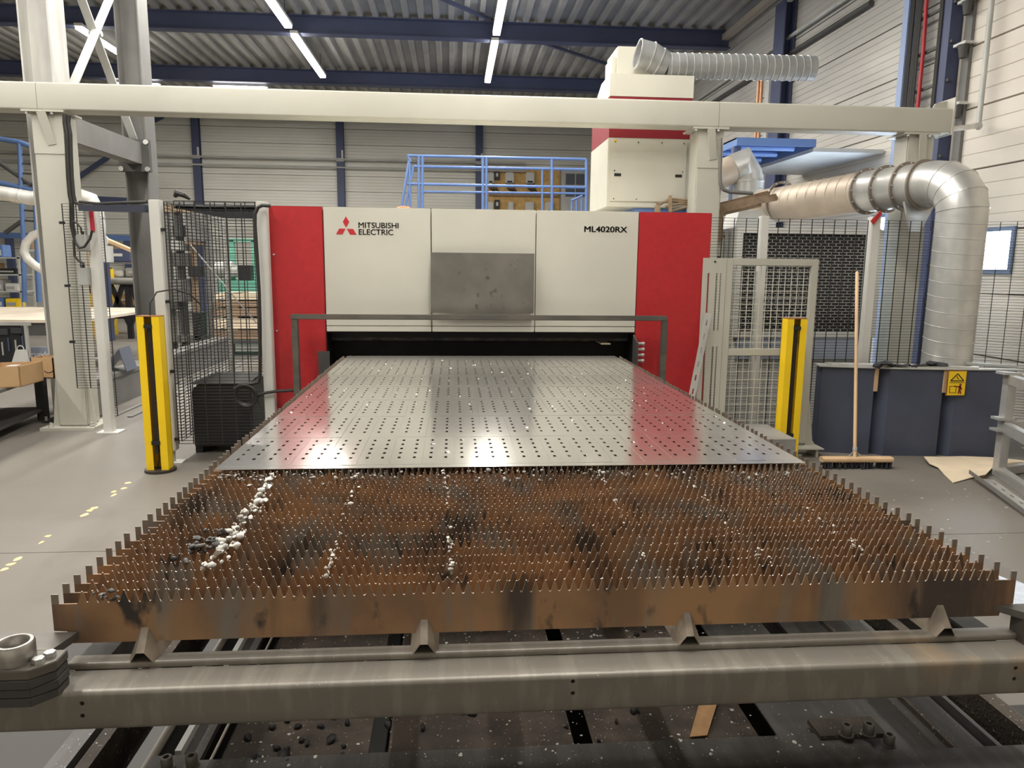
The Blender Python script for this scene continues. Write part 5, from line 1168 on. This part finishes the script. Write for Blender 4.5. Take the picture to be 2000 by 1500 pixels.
for x in (at(20,500,y=YB-.5).x, at(250,500,y=YB-.5).x): MB().box(x-.1,x+.1,YB-.55,YB-.4,0,at(20,462,y=YB-.5).z).build('leg', NAVY, wbm)
# shelf unit far left
def shelf(u0,u1,vt,y,n,label,m=LGREY,depth=.5):
    a = at(u0,vt,y=y); b = at(u1,vt,y=y); r = root('storage_shelf', ((a.x+b.x)/2,y,0), label, 'shelf')
    for x in (a.x,b.x-.04):
        for yy in (y,y+depth): MB().box(x,x+.04,yy,yy+.04,0,a.z).build('upright', m, r)
    for k in range(n): z = .15+(a.z-.2)*k/(n-1); MB().box(a.x,b.x,y,y+depth,z,z+.03).build('shelf_board', m, r)
    return r, a, b
YS = 13.0
r, a, b = shelf(-40,36,500,YS+3,5,'grey storage rack loaded with parts at the far left')
rg = random.Random(11)
cols_ = [('brown',CARD),('white',WHITE),('blue',BLUE),('black',BLACK),('grey',GREYP),('yellow',YELLOW)]
for k in range(5):
    z = .15+(a.z-.2)*k/4+.03; x = a.x+.05; j = 0
    while x < b.x-.35:
        wdt = rg.uniform(.22,.42); nm, m = cols_[(k*2+j*3) % 6]; h = rg.uniform(.12,.28)
        o = root('parts_bin', (x+wdt/2,YS+3.2,z), '%s parts bin on the %s board of the far left rack' % (nm,('lowest','second','middle','fourth','top')[k]), 'bin', 'bins on the far left rack')
        MB().box(x,x+wdt,YS+3.05,YS+3.4,z,z+h).build('bin', m, o, bevel=.015); MB().box(x+.03,x+wdt-.03,YS+3.04,YS+3.05,z+.04,z+h*.6).build('front_label', (WHITE,GREYP)[j%2], o)
        x += wdt+.05; j += 1
# high shelf with carton
p0_, p1_ = at(56,487,y=YS+3), at(88,487,y=YS+3)
ws = root('wall_shelf', (p0_.x,YS+3,0), 'cream bracket shelf between the hose and the dark column', 'shelf')
MB().box(p0_.x,p1_.x+.3,YS+3,YS+3.4,p0_.z-.05,p0_.z).build('board', WHITE, ws); MB().box(p0_.x+.1,p0_.x+.16,YS+3.3,YS+3.36,0,p0_.z-.05).box(p1_.x+.1,p1_.x+.16,YS+3.3,YS+3.36,0,p0_.z-.05).build('leg', LGREY, ws)
carton(Vector((p0_.x+.2,YS+3.05,p0_.z)),.34,.3,.33,0,'brown carton standing on the cream bracket shelf')
# tool bench in the left middle distance
YW = 14.5
def bench(u0,u1,v,y,label,m=GREYST):
    a = at(u0,v,y=y); b = at(u1,v,y=y); r = root('workbench', ((a.x+b.x)/2,y,0), label, 'workbench')
    MB().cyl((a.x,y,a.z),(b.x,y,a.z),.07,12).build('front_tube', mat('worn_grey_top',(0.33,0.32,0.30),.4,.4), r, smooth=50)
    MB().box(a.x,b.x,y,y+.7,a.z-.04,a.z+.02).build('top', m, r)
    for t in (.15,.55,.9):
        x = a.x+(b.x-a.x)*t; MB().bar((x-.35,y+.1,a.z-.05),(x,y+.1,.25),.08,.08).bar((x+.35,y+.1,a.z-.05),(x,y+.1,.25),.08,.08).box(x-.05,x+.05,y+.05,y+.15,0,a.z-.05).build('trestle', BLACK, r)
    MB().bar((a.x,y+.3,.45),(b.x,y+.3,.45),.08,.08).build('stretcher', BLACK, r)
    return r, a, b
wbk, a, b = bench(186,292,549,YW,'dark trestle workbench with a rounded front edge near the yellow frames')
yf = root('yellow_rack', (a.x,YW+1,0), 'yellow steel rack frame behind the trestle workbench', 'rack')
for u,v0,v1 in ((206,525,548),(270,523,545),(172,552,590),(206,555,590)):
    p = at(u,v0,y=YW+1); q_ = at(u,v1,y=YW+1); MB().box(p.x-.11,p.x+.11,YW+1,YW+1.15,0,p.z).build('upright', YELLOW, yf)
MB().bar(at(150,562,y=YW+1.1),at(222,560,y=YW+1.1),.1,.5).build('side_plate', YELLOW, yf)
p = at(195,540,y=YW+1.2); q_ = at(275,540,y=YW+1.2); MB().box(p.x,q_.x,YW+1.15,YW+1.6,p.z-.06,p.z).build('shelf_board', GREYST, yf); MB().box(p.x,q_.x,YW+1.15,YW+1.6,p.z-.7,p.z-.64).build('shelf_board', GREYST, yf); MB().box(p.x,q_.x,YW+1.15,YW+1.6,p.z+.28,p.z+.32).build('shelf_board', GREYST, yf)
for k,(u,v,w_,h_,m_,nm_,lb_) in enumerate(((232,520,.55,.32,NAVY,'grinding_machine','dark blue bench machine above the trestle workbench'),(262,535,.3,.2,GREYP,'grey_case','grey case on the yellow rack'),(231,545,.3,.14,WHITE,'white_carton','white carton lying on the yellow rack'),(235,572,.6,.25,CARD,'brown_carton','brown carton under the trestle workbench'),(200,540,.3,.2,CARD,'brown_carton','brown carton beside the yellow upright'))):
    p = at(u,v,y=YW+1.3); zb0_ = at(195,540,y=YW+1.2).z; z_ = (zb0_+.32,zb0_,zb0_,zb0_-.64,zb0_)[k]
    r = root(nm_, (p.x,YW+1.3,z_), lb_, 'equipment' if k < 1 else 'carton')
    MB().box(p.x-w_/2,p.x+w_/2,YW+1.2,YW+1.5,z_,z_+h_).build('body', m_, r, bevel=.02); MB().box(p.x-w_/4,p.x+w_/4,YW+1.19,YW+1.2,z_+h_*.4,z_+h_*.6).build('label_plate', WHITE, r)
ga = root('timber_gable', (-5.5,YW+.6,0), 'two pale timber boards joined like a gable with a small fan under the peak', 'timber frame')
YW -= .35; pk = at(203,466,y=YW); MB().bar(pk,at(283,500,y=YW),.06,.2,(0,1,0)).build('board', WOOD, ga) ; MB().bar(pk,at(170,478,y=YW),.06,.2,(0,1,0)).build('board', WOOD, ga)
MB().bar(at(185,482,y=YW+.1),at(240,482,y=YW+.1),.06,.08).build('tie', CARDL, ga); MB().cyl((pk.x,YW-.06,pk.z-.05),(pk.x,YW-.12,pk.z-.05),.13,16).build('fan_hub', WHITE, ga); MB().box(pk.x-.05,pk.x+.05,YW-.05,YW+.05,0,pk.z-.1).build('pole', NAVY, ga)
for u in (176,280): p = at(u,490,y=YW); MB().box(p.x-.05,p.x+.05,YW,YW+.1,0,p.z).build('prop', WOOD, ga)
# machinery seen through the mesh
gm = root('green_machine', (-4.3,13.5,0), 'green machine tool with a grey motor seen through the mesh fence', 'machine')
a = at(425,548,y=13.5); b = at(512,582,y=13.5)
MB().box(a.x,b.x+.4,13.5,14.3,0,a.z).build('bed', GREEN, gm, bevel=.02)
MB().box(at(447,470,y=13.8).x,at(456,470,y=13.8).x,13.8,13.9,a.z,at(450,470,y=13.8).z).box(at(490,470,y=13.8).x,at(499,470,y=13.8).x,13.8,13.9,a.z,at(450,470,y=13.8).z).box(at(447,470,y=13.8).x,at(499,470,y=13.8).x,13.8,13.9,at(450,472,y=13.8).z,at(450,466,y=13.8).z).build('arch', GREEN, gm)
MB().cyl(at(424,528,y=13.6),at(456,526,y=13.6),.16,18).cyl(at(456,530,y=13.6),at(466,530,y=13.6),.11,14).build('motor', LGREY, gm, smooth=50); MB().box(at(466,520,y=13.6).x,at(490,520,y=13.6).x,13.55,13.9,a.z,at(470,518,y=13.6).z).build('head', BLACK, gm)
for k,(v0,v1,m_) in enumerate(((573,585,CARDL),(588,600,PALLET),(602,618,PALLET),(622,642,CARDL),(645,662,PALLET))):
    p0_ = at(418,v0,y=11.5); p1_ = at(520,v1,y=11.5)
    r = root('timber_stack', ((p0_.x+p1_.x)/2,11.9,p1_.z), '%s layer of boards in the timber stack behind the mesh' % ('top pale','second brown','middle brown','lower pale','lowest brown')[k], 'timber')
    for j in range(4): MB().box(p0_.x+.02*((k*j)%3),p1_.x+.3,11.5+.22*j,11.5+.22*j+.19,p1_.z,p0_.z).build('board', m_, r)
    MB().box(p0_.x+.3,p0_.x+.4,11.5,12.36,p0_.z,at(418,(573,585,600,618,642)[k],y=11.5).z if k else p0_.z+.01).build('spacer', PALLET, r)
p = at(420,662,y=11.5)
r = root('timber_trestle', (p.x+.5,11.9,0), 'dark trestle under the timber stack', 'trestle')
MB().box(p.x-.1,p.x+1.2,11.5,12.4,p.z-.08,p.z).box(p.x,p.x+.1,11.55,11.65,0,p.z-.08).box(p.x+.95,p.x+1.05,11.55,11.65,0,p.z-.08).box(p.x,p.x+.1,12.2,12.3,0,p.z-.08).box(p.x+.95,p.x+1.05,12.2,12.3,0,p.z-.08).build('frame', DARKST, r)
rk = root('machine_rack', (-5,12,0), 'dark machine rack with hanging grey panels seen through the mesh', 'rack')
for u in (322,345,372,400): p = at(u,420,y=12); MB().box(p.x-.05,p.x+.05,12,12.1,0,at(u,408,y=12).z).build('upright', (GREYST,DARKST,BROWNP,DARKST)[(u//20)%4], rk)
for u0,v0,u1,v1,m_ in ((338,440,357,462,DARKST),(335,470,360,490,GREYP),(362,416,400,472,GREYST),(362,472,395,478,BROWNP),(338,495,372,520,DARKST),(368,520,392,540,BLACK),(338,545,370,590,GREYST),(322,590,350,604,DARKST),(378,610,396,665,BLACK),(325,655,400,668,GREYST)):
    a = at(u0,v0,y=11.9); b = at(u1,v1,y=11.9); MB().box(a.x,b.x,11.85,12.2,b.z,a.z).build('panel', m_, rk, bevel=.01)
MB().bar(at(318,408,y=12),at(405,410,y=12),.1,.12).build('top_beam', BROWNP, rk)

# ================================================================== FLOOR LITTER ON THE RIGHT
q = MB(); rg = random.Random(21)
for k in range(70):
    p = at(rg.uniform(1620,1990),rg.uniform(930,1090),z=.003)
    if p.x < 1.25: continue
    q.blob((p.x,p.y,.002), rg.choice((.003,.004,.005,.008)), (1.6,1,.35), .35, rng=rg)
q.build('floor_chips', mat('pale_floor_chips',(0.55,0.54,0.50),.6), label='small pale metal chips strewn on the concrete by the slate covers', cat='chips', kind='stuff')
pp_ = [at(u,v,z=.02) for u,v in ((1950,1128),(1992,1140),(2060,1175),(2060,1235),(1995,1215),(1960,1185))]
q = MB(); n = len(pp_)
for k in range(4):
    a, b = pp_[0].lerp(pp_[2],k/4), pp_[5].lerp(pp_[3],k/4); a2, b2 = pp_[0].lerp(pp_[2],(k+1)/4), pp_[5].lerp(pp_[3],(k+1)/4); m_ = (a+b+a2+b2)/4
    q.extr([a, b, b2, a2], (0,0,.012+.012*(k%2)))
q.build('plastic_sheet', mat('pale_blue_plastic',(0.55,0.60,0.68),.3,var=.1,scale=30), label='pale bluish plastic sheet folded on the floor right of the cutting table', cat='plastic sheet')
